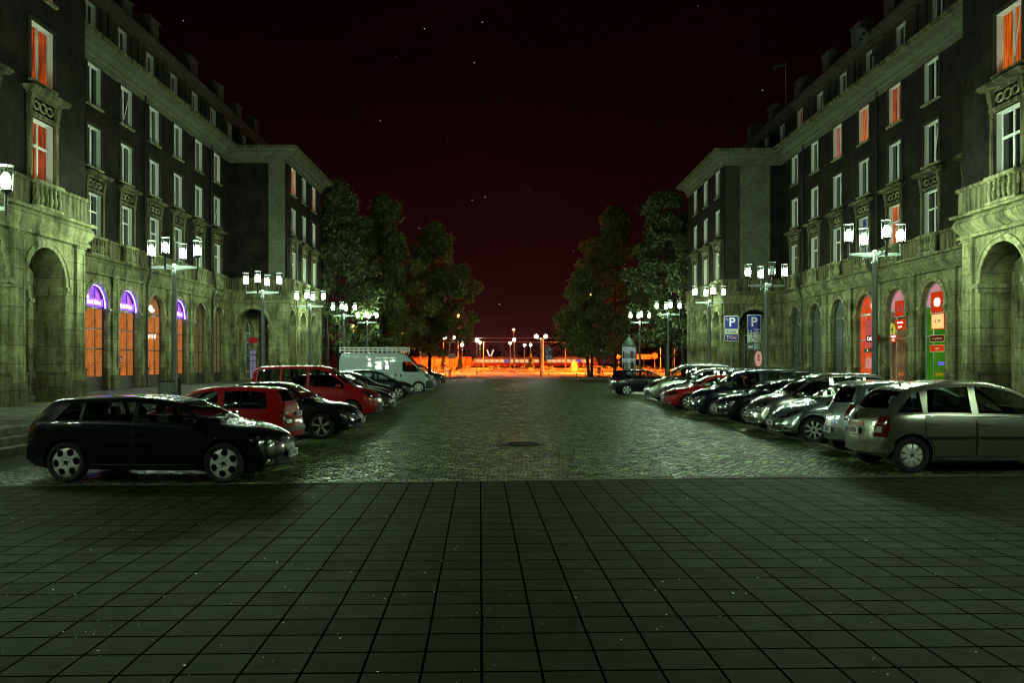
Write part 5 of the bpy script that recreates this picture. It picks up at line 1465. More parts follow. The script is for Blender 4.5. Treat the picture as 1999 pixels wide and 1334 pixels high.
EVIO = simple('violet_letters', (.10,.02,.20), .5); EMAR = emit('lit_maroon_board', (.17,.012,.016), .5); EPNK = emit('lit_pink_poster', (.75,.14,.12), .60)
xs = RP['XM']+.17; A3, A4, A5 = RP['main_bays'][3], RP['main_bays'][4], RP['main_bays'][5]
board('shop_sign', 'lit red board with two slanted letters in the cafe arch', 'sign', xs, A4-.15, 4.72, 1.05, .82, ERED, [("S", -.17, 0), ("S", .17, .03)], .46, EVIO, frame=GR)
board('shop_sign', 'lit red board with two lines of white lettering in the cafe arch', 'sign', xs, A4-.2, 3.88, 1.05, .52, ERED, [('Schronisko', 0, .10), ('na piwo', 0, -.12)], .17, EWHT, sx=.9)
board('shop_sign', 'small lit red board reading 6-22 over the cafe door', 'sign', xs-.22, A4+.1, 3.15, .62, .40, ERED, [('6-22', 0, -.06), ('otwarte', 0, .13)], .21, EWHT, sx=.8)
board('shop_sign', 'dark maroon cafe board hung between red arch and cafe arch', 'sign', 20.15, (A3+A4)/2, 3.20, 1.55, .36, EMAR, [('Café', -.38, 0)], .32, EWHT)
t = board('shop_sign', 'yellow-green leaf shaped sign above the cafe door', 'sign', xs-.17, A4+.25, 3.66, .12, .10, GR)
m = MB(); P = [(-.26,-.28),(.22,-.28),(.26,-.05),(.12,.22),(-.08,.32),(-.24,.26)]; n = len(P)
m.add([(x,-.05,z) for x, z in P]+[(x,.0,z) for x, z in P], [tuple(range(n)), tuple(range(n,2*n))]+[(i,(i+1)%n,(i+1)%n+n,i+n) for i in range(n)]); m.obj('leaf_panel', emit('lit_lime', (.55,.62,.06), .75), t)
m = MB(); m.tube([(-.02,-.055,-.22),(-.02,-.055,.12)], .025, 5); m.add([(-.14,-.056,-.02),(-.02,-.056,-.16),(.10,-.056,-.02),(-.02,-.056,.10)], [(0,1,2,3)]); m.obj('leaf_symbol', simple('dark_green', (.01,.03,.01), .5), t)
t = board('shop_sign', 'lit red square board with a white round emblem in the green shop arch', 'sign', xs, A5-.15, 4.78, 1.15, .98, ERED, frame=GR)
m = MB(); P = oval(.62, .44, 0, 0, 20); m.add([(x,-.036,z) for x, z in P], [tuple(range(len(P)))]); m.obj('emblem', EWHT, t)
t = board('shop_sign', 'lit yellow light box with red rim in the green shop arch', 'sign', xs, A5-.2, 3.86, 1.15, .68, EYEL, [('al. Róż', 0, .03)], .20, SRED, frame=ERED)
board('shop_sign', 'brown board with faint lettering, upper of two over the green panel', 'sign', xs, A5-.15, 3.05, 1.30, .28, EMAR, [('art. spożywcze', 0, 0)], .15, simple('tan_letters', (.40,.28,.12), .5), frame=simple('gold_frame', (.45,.36,.10), .5))
board('shop_sign', 'dark red board with short lettering, lower of two over the green panel', 'sign', xs, A5-.15, 2.58, 1.30, .28, ERED, [('napoje', 0, 0)], .15, simple('tan_letters_b', (.55,.42,.22), .5), frame=simple('gold_frame_b', (.45,.36,.10), .5))
board('poster', 'tall pale red poster in the upper half of the red arch', 'poster', xs, A3-.25, 3.55, .95, 1.55, EPNK, [('M', 0, .38), ('&', 0, -.15)], .34, SRED)
board('poster', 'dark strip board across the red arch', 'sign', xs-.03, A3-.15, 2.58, 1.0, .22, simple('dark_board', (.03,.01,.01), .5), [('O', .0, 0)], .16, EWHT)
board('poster', 'white and red bargain poster low on the shop door in the red arch', 'poster', xs-.02, A3-.30, 1.85, .68, .62, emit('lit_white_poster', (.8,.35,.30), .7), [('!', .0, 0)], .45, SRED)
board('poster', 'pale sale poster at the foot of the shop door in the red arch', 'poster', xs-.02, A3-.30, 1.05, .68, .55, emit('lit_pale_poster', (.85,.30,.24), .7), [('SELL', 0, -.1)], .22, SRED)
board('lit_panel', 'violet-blue glowing patch on the green shop panel', 'screen', xs+.06, A5-.35, 1.85, .55, .18, emit('violet_light', (.16,.16,.75), .8), th=.02)
VS_ = 4.62
# bank signs of the left arcade
for k, (i, lb) in enumerate(((5, 'glowing white bank lettering in the nearest violet arch'), (4, 'glowing white bank lettering in the second violet arch'), (2, 'glowing white bank lettering in the violet arch behind the lamp post'))):
    u = LP['main_bays'][i]
    t = board('bank_sign', lb, 'sign', -20.17, u, 4.88, 1.9, .34, emit('violet_board_%d' % k, (.16,.06,1.0), 4.0), [('Bank Pekao', .0, 0)], .30, emit('white_neon_%d' % k, (.9,.9,1.0), 3.0), rot=R(90), bold=.006)
for k, i in enumerate((5, 4, 2)):  # added glow tubes that tint the arch mouldings and reveals violet
    u = LP['main_bays'][i]; t = thing('neon_tube', ('violet neon tube bent round the nearest violet arch','violet neon tube bent round the second violet arch','violet neon tube bent round the violet arch behind the lamp post')[k], 'neon tube', (-20.10, u, VS_))
    m = MB(); m.tube([(0, 1.10*math.cos(a), 1.10*math.sin(a)) for a in [PI*j/20 for j in range(21)]], .022, 6); m.obj('tube', emit('violet_neon_%d' % k, (.13,.05,1.0), 42.0), t, 60)
    m = MB()
    for a in (.5, 1.57, 2.64): m.tube([(0, 1.10*math.cos(a), 1.10*math.sin(a)), (0, 1.15*math.cos(a), 1.15*math.sin(a))], .02, 6)
    m.obj('clip', M['dark_metal'], t)
t = thing('sign_lamp', 'small bright white lamp in the amber arch', 'lamp', (-20.10, LP['main_bays'][3]-.35, 4.86))
m = MB(); m.lathe([(0,-.12),(.10,-.06),(.12,.02),(.07,.10),(0,.12)], 12); m.obj('globe', emit('white_globe', (1,.95,.85), 12.0), t, 60)
m = MB(); m.tube([(-.2,0,.0),(-.1,0,0)], .03, 8); m.obj('bracket', M['dark_metal'], t)
t = thing('window_sticker', 'round dark red sticker low in the second bank arch', 'sticker', (-20.22, LP['main_bays'][4]-.45, 2.05), R(90))
m = MB(); m.lathe([(0,-.012),(.22,-.012),(.22,.0),(0,.0)], 24, axis='y'); m.obj('disc', SRED, t); words(t, 'Bankomat', .085, 0, .05, WSIGN, y=-.016); words(t, '24h', .10, 0, -.07, WSIGN, y=-.016)
# doorway lights seen through the far arches
board('shop_sign', 'red box sign seen through the far left archway', 'sign', -19.4, 66.3, 3.60, .62, .42, emit('dull_red_sign', (.30,.02,.02), .5), rot=0, th=.2)
board('glazed_door', 'white lit glazed door seen through the far left archway', 'door', -19.50, 66.6, 1.75, .46, 2.2, emit('cold_door_light', (.62,.60,.85), .22), rot=0, frame=M['frame_dark'])
t = C.objects['glazed_door']; m = MB()
for z in (-.35, .25, .7): m.box(-.23, .23, -.04, -.031, z-.025, z+.025)
m.box(-.02, .02, -.04, -.031, -1.1, 1.1); m.obj('glazing_bar', M['frame_dark'], t)
t = board('hanging_sign', 'oval pink board hanging in the far right archway', 'sign', 18.72, 62.9, 2.15, .10, .3, M['dark_metal'], rot=0)
m = MB(); P = oval(.55, 1.15, 0, 0, 24, 2.0); m.add([(x,-.04,z) for x, z in P]+[(x,.0,z) for x, z in P], [tuple(range(24)), tuple(range(24,48))]+[(i,(i+1)%24,(i+1)%24+24,i+24) for i in range(24)]); m.obj('oval_panel', emit('lit_oval', (.75,.42,.30), .6), t); words(t, 'BAR', .26, 0, .05, M['plate_text'], y=-.045, rot=R(90))
# dish and aerials
t = thing('satellite_dish', 'large round grey satellite dish on the right attic', 'satellite dish', (19.7, 47.4, 19.2))
m = MB(); m.lathe([(.0,.10),(.2,.085),(.4,.045),(.54,-.03),(.55,-.02),(.4,.06),(.2,.10),(0,.115)], 32, axis='y', cap=False); d = m.obj('reflector', simple('dish_grey', (.13,.13,.12), .6), t, 50); d.location = (0,0,.7); d.rotation_euler = (R(18),0,R(14))
m = MB(); m.tube([(0,.1,.7),(.9,.35,.55),(.9,.35,-.2)], .04, 8); m.obj('mast', M['dark_metal'], t); m = MB(); m.tube([(0,.05,.35),(.02,-.5,.72)], .018, 6); m.box(-.06,.10,-.58,-.46,.64,.80); m.obj('feed_arm', M['dark_metal'], t)
t = thing('roof_aerial', 'thin television aerial on the far right roof', 'aerial', (at(1534,66), 66, 20.3))
m = MB(); zt = up(118,66)-20.3; m.tube([(0,0,0),(0,0,zt)], .035, 6); m.tube([(0,0,zt-.3),(-.95,0,zt-.55)], .025, 6)
for k in range(5): x = -.15-.18*k; m.tube([(x,0,zt-.5-.05*k),(x,0,zt-.15-.05*k)], .015, 5)
m.obj('mast', M['metal_lamp'], t)
# ------------------------------------------------------------------ trees
def leaf_mat(name, a, b):
    t = NT(name); p = t.coord()
    g = t.n('ShaderNodeNewGeometry').outputs['Random Per Island']
    n = t.noise(p, .7, 3)
    c = t.mix(t.math('ADD', t.math('MULTIPLY', g, .6), t.math('MULTIPLY', n, .4)), a, b)
    d = t.bsdf(Base_Color=c, Roughness=.5, Specular_IOR_Level=.4)
    tl = t.n('ShaderNodeBsdfTranslucent', {'Color': c}); mx = t.n('ShaderNodeMixShader', {0: .3})
    t.t.links.new(d.outputs[0], mx.inputs[1]); t.t.links.new(tl.outputs[0], mx.inputs[2])
    return t.done(mx)
M['leaf'] = leaf_mat('lime_leaves', (.05,.085,.026), (.24,.27,.09))
M['leaf_dark'] = leaf_mat('dark_leaves', (.035,.06,.026), (.16,.19,.075))
M['bark'] = stone('tree_bark', (.06,.05,.04), (.025,.02,.018), joints=False)
def leaves(m, c, r, n, size, rng):
    for _ in range(n):
        while True:
            p = Vector((rng.uniform(-1,1), rng.uniform(-1,1), rng.uniform(-1,1)))
            if p.length < 1: break
        p = Vector(c)+Vector((p.x*r[0], p.y*r[1], p.z*r[2]))
        a = Vector((rng.gauss(0,1), rng.gauss(0,1), rng.gauss(0,1)-.4)).normalized(); b = a.cross(Vector((rng.gauss(0,1), rng.gauss(0,1), rng.gauss(0,1)))).normalized()
        s = size*rng.uniform(.6,1.3)
        m.add([p-a*s*.6, p+b*s*.33, p+a*s*.7, p-b*s*.33], [(0,1,2,3)])
def tree(name, label, x, y, z, h, w, base, n_cl, per, size, seed, lean=0, mat='leaf', group=None, trunks=1, top_pow=.75, tr=.22):
    rng = random.Random(seed); t = thing(name, label, 'tree', (x, y, z), 0, group)
    cl = []
    for i in range(n_cl):
        f = rng.random()**.85; zz = base+(h-base)*f
        prof = (min(1, (f+.10)/.32)**.7)*(max(0, 1-f)**top_pow)*1.45
        R_ = w*.5*min(1, prof); a = rng.uniform(0, 2*PI); R_ *= .88+.26*math.sin(3*a+seed+f*2)+.20*math.sin(2*a+seed*1.7-f*6); q = R_*math.sqrt(rng.uniform(.10,1))
        cl.append((q*math.cos(a)+lean*f, q*math.sin(a), zz))
    m = MB()
    for c in cl:
        k = rng.uniform(.55, 1.25)*(w/9)**.5
        leaves(m, c, (1.0*k, 1.0*k, .75*k), int(per*k), size, rng)
    m.obj('crown', M[mat], t)
    m = MB()
    for i in range(trunks):
        dx = (i-(trunks-1)/2)*.35
        m.tube([(dx*.6,0,-.1),(dx,.0,.4),(dx*1.6+lean*.05,.05,base*.8),(dx*2.2+lean*.3,0,h*.45),(lean*.7,.05,h*.82)], [tr*1.35,tr,tr*.85,tr*.55,.05], 10)
    for c in cl[::3]:
        z0 = max(base*.55, c[2]-rng.uniform(1.5,4)); b = Vector((lean*z0/h*.6, 0, z0))
        e = Vector(c); md = (b+e)/2+Vector((0,0,-.3))
        m.tube([b, md, e], [tr*.30, tr*.2, .03], 6, cap=False)
    m.obj('trunk', M['bark'], t, 60)
    return t
G = 'trees beyond the ends of the wings'
tree('street_tree', 'tall dark tree against the end of the far left wing', at(662,80), 80, .12, up(368,80), 9.4, 2.6, 120, 130, .36, 11, mat='leaf_dark', group=G)
tree('street_tree', 'broad tree with a pointed top, between the two others on the left', at(748,92), 92, .12, up(397,92), 10.6, 3.0, 135, 130, .38, 12, group=G)
tree('street_tree', 'round leafy tree nearest the lit road on the left side', at(838,104), 104, .12, up(440,104), 10.0, 2.8, 160, 130, .38, 13, lean=.6, group=G, top_pow=.6)
tree('street_tree', 'low bushy tree with a forked trunk above the parked bicycles', at(1152,101), 101, .12, up(535,101), 9.6, 2.8, 110, 130, .35, 14, lean=-.7, group=G, trunks=2, tr=.17)
tree('street_tree', 'large tree standing behind the forked tree on the right', at(1200,110), 110, .12, up(418,110), 11.4, 3.2, 155, 130, .40, 15, group=G, top_pow=.6)
tree('street_tree', 'tall dark tree against the end of the far right wing', at(1302,86), 86, .12, up(385,86), 8.4, 3.4, 120, 130, .36, 16, mat='leaf_dark', group=G, top_pow=.55)
tree('street_tree', 'slim tree by the corner of the far right wing', at(1334,79), 79, .12, up(470,79), 4.6, 3.4, 40, 90, .32, 17, mat='leaf_dark', group=G)
tree('street_tree', 'thin tree at the corner of the far left wing', at(638,77.5), 77.5, .12, up(520,77.5), 4.0, 4.4, 26, 80, .32, 18, mat='leaf_dark', group=G)
# far trees beyond the tram line
rng = random.Random(21); m = MB()
for k in range(150):
    x = rng.uniform(-75, 80); hh = 10+2.5*math.sin(x*.16)+2*math.sin(x*.37+1)
    if -2 < x < 3: hh *= .55
    leaves(m, (x, 312+rng.uniform(-8,8), rng.uniform(.8,hh)), (2.2,2.2,1.7), 46, .75, rng)
tag(m.obj('distant_trees', M['leaf_dark']), 'dark belt of distant trees behind the tram', 'trees', kind='stuff')
for i, (x0, x1, lb) in enumerate(((-26,-7,'low clipped hedge on the island left of the orange lamp'), (-3,10,'low clipped hedge in front of the lit tram'), (13,30,'low clipped hedge on the island behind the bicycles'))):
    t = thing('hedge', lb, 'hedge', ((x0+x1)/2, 166, .14), 0, 'hedges on the traffic island'); m = MB()
    for k in range(int((x1-x0)*2.4)): leaves(m, (rng.uniform(x0,x1)-(x0+x1)/2, rng.uniform(-1,1), rng.uniform(.15,.75)), (.6,.6,.38), 34, .26, rng)
    m.obj('foliage', M['leaf'], t)
def cone_tree(px, Z, ztop, label, boxed=False):
    z0 = .14; t = thing('conifer', label, 'conifer', (at(px,Z), Z, z0), 0, 'small conifers on the island'); m = MB(); h = ztop-z0
    for k in range(46):
        f = k/46; r = .62*(1-f)**.8; a = rng.uniform(0,6.3); leaves(m, (r*.6*math.cos(a), r*.6*math.sin(a), .75+(h-.75)*f), (.35*(1-f)+.1,)*3, 30, .2, rng)
    m.obj('foliage', M['leaf_dark'], t); m = MB(); m.tube([(0,0,0),(0,0,h*.5)], .07, 8); m.obj('trunk', M['bark'], t)
    if boxed: m = MB(); m.lathe([(.45,0),(.52,.05),(.58,.62),(.62,.66),(.55,.66),(.5,.55),(0,.55)], 4, cap=False); m.obj('planter', simple('yellow_planter', (.55,.38,.08), .6), t)
cone_tree(1036, 165, up(686,165), 'small conical conifer in a yellow planter', True)
cone_tree(866, 150, up(694,150), 'small conical conifer left of the grey sign plate')
cone_tree(898, 150, up(696,150), 'small conical conifer right of the grey sign plate')

# ------------------------------------------------------------------ the lit road beyond: lamps, tram, signs
GWHT = emit('globe_glow', (1.0,.90,.74), GLOBE_E); GGRN = emit('green_globe_glow', (.45,1.0,.70), GLOBE_E); GORG = emit('sodium_glow', (1.0,.135,.008), SODIUM_E); GORL = emit('weak_sodium_glow', (1.0,.16,.02), 2600.0)
def globe_lamp(label, px, py, Z, mat=GWHT, twin=None, z0=.0):
    t = thing('globe_lamp', label, 'street lamp', (at(px,Z), Z, z0), 0, 'globe lamps round the far road'); h = up(py,Z)-z0
    xs_ = [0] if twin is None else [-twin, twin]
    m = MB(); m.lathe([(.12,0),(.12,.5),(.07,.55),(.055,h-.3),(.05,h-.22)], 12)
    if twin: m.tube([(-twin,0,h-.24),(-twin*.5,0,h-.34),(twin*.5,0,h-.34),(twin,0,h-.24)], .035, 8)
    m.obj('pole', M['metal_lamp'], t, 40)
    for x in xs_:
        m = MB(); m.lathe([(0,-.23)]+[(.23*math.sin(PI*k/8),-.23*math.cos(PI*k/8)) for k in range(1,8)]+[(0,.23)], 12, (x,0,h), cap=False); m.obj('globe', mat, t, 60)
        m = MB(); m.lathe([(.06,-.30),(.10,-.24),(.10,-.2)], 10, (x,0,h)); m.obj('socket', M['dark_metal'], t)
globe_lamp('white twin globe lamp left of the lit road, grey sign plate on its post', 878, 659, 115, twin=.69)
globe_lamp('single white globe lamp low between the twin lamp and the close pair', 902, 674, 150)
globe_lamp('brighter taller globe lamp of the close pair left of the letter V', 931, 664, 125)
globe_lamp('lower globe lamp of the close pair left of the letter V', 937, 669, 150)
globe_lamp('white globe lamp lower left of the big orange lamp', 996, 670, 152)
globe_lamp('white globe lamp directly under the big orange lamp', 1004, 664, 132)
globe_lamp('white globe lamp beside the greenish one', 1024, 674, 158)
globe_lamp('greenish globe lamp above the conifer in the yellow planter', 1036, 673.5, 168, GGRN)
globe_lamp('white twin globe lamp by the arrow sign, right of the lit road', 1056, 657, 110, twin=.60)
globe_lamp('white globe lamp among the trees by the far right wing', 1313, 653, 100)
def sodium(label, px, py, Z, arm=0, weak=False):
    t = thing('sodium_lamp', label, 'street lamp', (at(px,Z)+arm, Z, 0), 0, 'tall orange road lamps'); h = up(py,Z)
    m = MB(); m.lathe([(.14,0),(.14,1.0),(.10,1.1),(.06,h+.1)], 12); m.tube([(0,0,h+.08),(-arm*.5,0,h+.2),(-arm,0,h+.14)], .045, 8); m.obj('pole', M['metal_lamp'], t, 40)
    m = MB(); m.lathe([(0,.14),(.2,.10),(.32,.02),(.30,.0),(0,0)] if weak else [(0,.14),(.2,.10),(.36,.02),(.38,-.26),(.36,-.26),(.34,.0),(0,.005)], 14, (-arm,0,h)); m.obj('lamp_head', M['dark_metal'], t, 40)
    m = MB(); m.lathe([(0,-.22),(.16,-.16),(.25,-.03),(.22,-.005),(0,-.004)], 12, (-arm,0,h), cap=False); m.obj('bulb', GORL if weak else GORG, t, 60)
sodium('big orange street lamp over the middle of the lit road', 1003, 643, 205, weak=True)
sodium('orange street lamp shining through the round tree on the left', 797, 570, 114, weak=True)
sodium('orange street lamp between the two left trees, above the van', 787, 647, 190)
sodium('orange street lamp at the corner of the far left wing', 690, 632, 178)
sodium('orange street lamp showing through the large tree on the right', 1154, 573, 122, weak=True)
sodium('orange street lamp far back between the right trees', 1284, 631, 178, .6)
sodium('orange street lamp low beside the close pair of globe lamps', 944, 667, 240)
for i, (x, y) in enumerate(((-30,128),(34,128),(-62,145),(66,145),(-13,134),(14.2,142),(-8.6,162),(12,166),(-16.5,236),(22,236))):  # added lamps, out of sight, that light the far road and tram orange
    sodium(('orange street lamp hidden behind the far left wing','orange street lamp hidden behind the far right wing','orange street lamp on the road well left of the square','orange street lamp on the road well right of the square','orange street lamp hidden in the crown of the round left tree','orange street lamp hidden behind the forked tree','orange street lamp behind the right edge of the round left tree','orange street lamp behind the large right tree','orange street lamp before the tram, hidden by the round left tree','orange street lamp before the tram, hidden by the large right tree')[i], VPX+x/y*FOC, VPY-9/y*FOC, y)
# tram
ORB = paint('tram_red_paint', (.45,.06,.03), rough=.4); CRM = paint('tram_cream_paint', (.60,.48,.36), rough=.4)
ELIT = emit('tram_window_light', (1.0,.52,.22), .95); EVI = emit('tram_violet_panel', (.30,.16,.75), .6)
Z = 262; x0, x1 = at(922,Z), at(1166,Z)
t = thing('tram', 'long tram with lit windows across the far side of the road', 'tram', ((x0+x1)/2, Z, 0)); L_ = x1-x0; xg = at(1059,Z)-(x0+x1)/2
for a, b in ((-L_/2, xg-.4), (xg+.4, L_/2)):
    P = [(a,.55),(a,1.7),(a+.5,2.9),(a+1.2,3.35),(b-1.2,3.35),(b-.5,2.9),(b,1.7),(b,.55)]; n = len(P); m = MB()
    m.add([(x,-1.15,z) for x, z in P]+[(x,1.15,z) for x, z in P], [tuple(range(n)), tuple(range(n,2*n))]+[(i,(i+1)%n,(i+1)%n+n,i+n) for i in range(n)]); bd = m.obj('car_body', CRM, t)
    m = MB(); m.box(a+.05, b-.05, -1.18, -1.14, .6, 1.35); m.obj('side_band', ORB, bd)
    k = a+1.0; i = 0
    while k < b-1.9:
        m = MB(); m.box(k, k+1.25, -1.19, -1.14, 1.62, 2.62); m.obj('tram_window', EVI if i in (6, 13) else ELIT, bd); k += 1.5; i += 1
    for k in range(5):
        xx = a+2+(b-a-4)*k/4; m = MB(); m.lathe([(0,-.9),(.34,-.9),(.34,-.7),(0,-.7)], 16, (xx,0,.36), axis='y'); m.obj('wheel', M['dark_metal'], t)
m = MB(); m.tube([(-6,0,3.35),(-5,0,4.3),(-6,0,4.9)], .05, 6); m.tube([(-6,-.7,4.9),(-6,.7,4.9)], .05, 6); m.obj('pantograph', M['dark_metal'], t)
t = thing('letter_sign', 'white letter V standing above the lit tram', 'sign', (at(957,266), 266, 0)); h = up(696,266)
m = MB(); m.tube([(-.6,0,0),(-.6,0,h)], .08, 6); m.tube([(.6,0,0),(.6,0,h)], .08, 6); m.tube([(-.9,0,h),(.9,0,h)], .1, 6); m.obj('support', M['dark_metal'], t)
m = MB(); H = up(683,266)-h
for sx in (-1, 1): m.add([(sx*1.25,-.1,h+H),(sx*.75,-.1,h+H),(sx*.0,-.1,h+.05),(sx*.5,-.1,h+.05),(sx*1.25,.1,h+H),(sx*.75,.1,h+H),(0,.1,h+.05),(sx*.5,.1,h+.05)], [(0,1,2,3),(4,7,6,5),(0,4,5,1),(1,5,6,2),(2,6,7,3),(3,7,4,0)])
m.obj('letter', emit('letter_white', (1.0,.72,.60), .85), t)
# blocks of flats far behind
def far_block(name, label, x0, x1, y, h, cols, rows, seed):
    t = thing(name, label, 'building', ((x0+x1)/2, y, 0)); rg = random.Random(seed)
    a, b = x0-(x0+x1)/2, x1-(x0+x1)/2
    m = MB(); m.box(a, b, 0, 14, 0, h); m.box(a-.3, b+.3, -.3, 14.3, h, h+.6); m.box(a-.05, b+.05, -.08, 0, 4.1, 4.5); m.obj('wall', simple('red_render_%d' % seed, (.30,.13,.09), .85, scale=.3), t)
    for r in range(rows):
        for c in range(cols):
            x = a+(b-a)*(c+.5)/cols; z = 5.5+(h-6.5)*r/max(1,rows-1)*.9
            m = MB(); m.box(x-.62, x+.62, -.04, .05, z, z+1.7); w = m.obj('window', M['frame'], t)
            m = MB(); m.box(x-.52, x+.52, -.05, -.03, z+.1, z+1.6); m.obj('pane', M['lit_dim'] if rg.random() < .12 else M['pane'], w)
    m = MB(); m.box(a, b, -.1, -.02, 3.3, 4.0); m.obj('fascia', simple('fascia_%d' % seed, (.35,.30,.26), .6), t)
    return t
far_block('block_of_flats', 'wide red lit block of flats seen through the left trees', -92, -21, 296, 19.5, 20, 5, 5)
far_block('block_of_flats', 'red lit block of flats seen between the right trees', 44, 96, 296, 18, 15, 5, 6)
t = thing('boundary_wall', 'long low orange lit wall behind the road on the left', 'wall', (-24, 238, 0))
m = MB(); m.box(-62, 15, 0, .4, 0, 3.0); m.box(-62.1, 15.1, -.08, .48, 3.0, 3.15)
for k in range(26): m.box(-62+3*k, -61.7+3*k, -.12, 0, 0, 3.0)
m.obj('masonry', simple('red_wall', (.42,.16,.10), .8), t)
# railing
t = thing('railing', 'long low white railing along the far edge of the lit road', 'railing', (0, 154, 0)); m = MB()
m.tube([(-60,0,.48),(60,0,.48)], .06, 6); m.obj('rail', M['white_paint'], t)
for k in range(26): m = MB(); m.tube([(-60+4.8*k,0,0),(-60+4.8*k,0,.46)], .05, 6); m.obj('post', M['metal_lamp'], t)
# road signs beyond the parking
def pole_sign(name, label, px, Z, htop, cat='road sign', z0=.13):
    t = thing(name, label, cat, (at(px,Z), Z, z0)); post(t, htop-z0, .04); return t
Z = 104; t = pole_sign('arrow_sign', 'round blue turn-right arrow sign with a plate below', 1071.5, Z, up(676,Z), z0=0); zc = up(684.5,Z)
m = MB(); m.lathe([(0,-.06),(.44,-.06),(.44,-.045),(0,-.045)], 28, (0,0,zc), axis='y'); p = m.obj('sign_disc', WSIGN, t)
m = MB(); m.lathe([(0,-.066),(.40,-.066),(.40,-.06),(0,-.06)], 28, (0,0,zc), axis='y'); m.obj('sign_face', BLUE, p)
m = MB(); m.tube([(-.16,-.07,zc-.25),(-.16,-.07,zc+.0),(-.08,-.07,zc+.10),(.08,-.07,zc+.10)], .06, 6); m.add([(.05,-.08,zc+.29),(.05,-.08,zc-.09),(.30,-.08,zc+.10)], [(0,1,2)]); m.obj('arrow_symbol', WSIGN, p)
p = plate(t, 'sign_plate', .86, .62, up(697,Z), BLUE, WSIGN)
m = MB(); zc = up(697,Z); m.box(-.30,-.12,-.055,-.05,zc-.2,zc+.2); m.box(.12,.30,-.055,-.05,zc-.2,zc+.2); m.box(-.05,.05,-.055,-.05,zc-.05,zc+.22); m.obj('symbol', WSIGN, p)
Z = 100; t = pole_sign('taxi_sign', 'small blue and white taxi sign on a slim post', 1177.5, Z, up(674,Z)); p = plate(t, 'sign_plate', .80, .80, up(680.5,Z)-.13, WSIGN)
m = MB(); zc = up(678.5,Z)-.13; m.box(-.36,.36,-.055,-.048,zc-.23,zc+.23); m.obj('sign_face', BLUE, p); words(p, 'TAXI', .26, 0, zc, WSIGN, y=-.058, sx=.9, bold=.006)
Z = 112; t = thing('direction_board', 'long pale direction board on two posts under the left trees', 'road sign', (at(835.5,Z), Z, 0))
for px in (823.3, 848): x = at(px,Z)-at(835.5,Z); m = MB(); m.tube([(x,0,0),(x,0,up(688,Z))], .06, 8); m.obj('post', WSIGN, t)
m = MB(); m.box(-1.12,1.12,-.10,-.06,up(694.6,Z),up(689.2,Z)); m.obj('sign_panel', simple('pale_green_panel', (.50,.58,.48), .5), t)
Z = 114.6; t = thing('road_sign', 'grey square sign plate on the post of the left twin globe lamp', 'road sign', (at(881.5,Z), Z, 0)); z = up(695.8,Z); m = MB(); m.box(-.50,.50,-.16,-.12,z-.33,z+.33); m.obj('panel', simple('grey_zinc', (.42,.48,.46), .4, metal=.3), t); m = MB(); m.tube([(.0,-.1,0),(.0,-.1,z)], .04, 8); m.obj('post', M['metal_lamp'], t)
t = thing('white_post', 'short white marker post by the bicycle', 'post', (at(869,118), 118, 0)); m = MB(); m.lathe([(.11,0),(.11,1.75),(.07,1.85),(0,1.86)], 12); m.obj('shaft', M['white_paint'], t, 40); m = MB(); m.lathe([(.115,1.3),(.115,1.5)], 12); m.obj('band', SRED, t)
t = thing('utility_cabinet', 'plain orange lit utility cabinet beyond the road', 'cabinet', (at(1121,150), 150, 0)); m = MB(); m.box(-.52,.52,-.35,.35,.12,up(708,150)); m.box(-.58,.58,-.41,.41,up(708,150),up(707,150)); m.obj('housing', simple('cabinet_beige', (.55,.48,.35), .6), t); m = MB(); m.box(-.48,-.02,-.37,-.352,.2,1.6); m.box(.02,.48,-.37,-.352,.2,1.6); m.obj('door', simple('cabinet_door', (.50,.43,.31), .6), t); m = MB(); m.box(-.55,.55,-.36,.36,0,.12); m.obj('base', M['kerb'], t)
t = thing('catenary_mast', 'thick pale mast between the two halves of the tram', 'mast', (at(1059.5,140), 140, 0)); m = MB(); hm = up(662,140); m.lathe([(.24,0),(.24,.4),(.19,.5),(.15,hm),(0,hm)], 12); m.obj('pole', simple('mast_concrete', (.45,.38,.32), .7), t, 40); m = MB(); m.tube([(0,0,hm-1.2),(2.4,0,hm-.6),(5,0,hm-.9)], .03, 6); m.obj('bracket', M['metal_lamp'], t)
def disc_sign(label, px, py, Z, r, col, square=False):
    t = thing('road_sign', label, 'road sign', (at(px,Z), Z, 0), 0); z = up(py,Z); post(t, z, .04)
    m = MB()
    if square: m.box(-r*1.4, r*1.4, -.07, -.05, z-r*.5, z+r*.5)
    else: m.lathe([(0,-.07),(r,-.07),(r,-.05),(0,-.05)], 20, (0,0,z), axis='y')
    m.obj('sign_plate', simple('sign_back', col, .5), t)
disc_sign('round orange lit sign plate left of the advertising column', 1208, 697, 150, .5, (.6,.4,.25))
disc_sign('wide orange lit board between column and lamp post on the right', 1257, 697, 150, .9, (.6,.4,.25), True)
disc_sign('round orange lit sign plate right of the advertising column', 1278, 695, 146, .55, (.6,.4,.25))
t = thing('traffic_light', 'red traffic light among the trees by the right wing', 'traffic light', (at(1316,130), 130, 0)); z = up(667,130); post(t, z-.5, .06)
m = MB(); m.box(-.2,.2,-.15,.15,z-.75,z+.45); m.obj('housing', M['dark_metal'], t); m = MB(); m.lathe([(0,-.19),(.17,-.17),(.17,-.15),(0,-.15)], 14, (0,0,z+.2), axis='y'); m.obj('red_light', emit('traffic_red', (1,.03,.02), 6.0), t)
t = thing('overhead_wires', 'thin overhead wires strung across the far road', 'wires', (0, 150, 0)); m = MB()
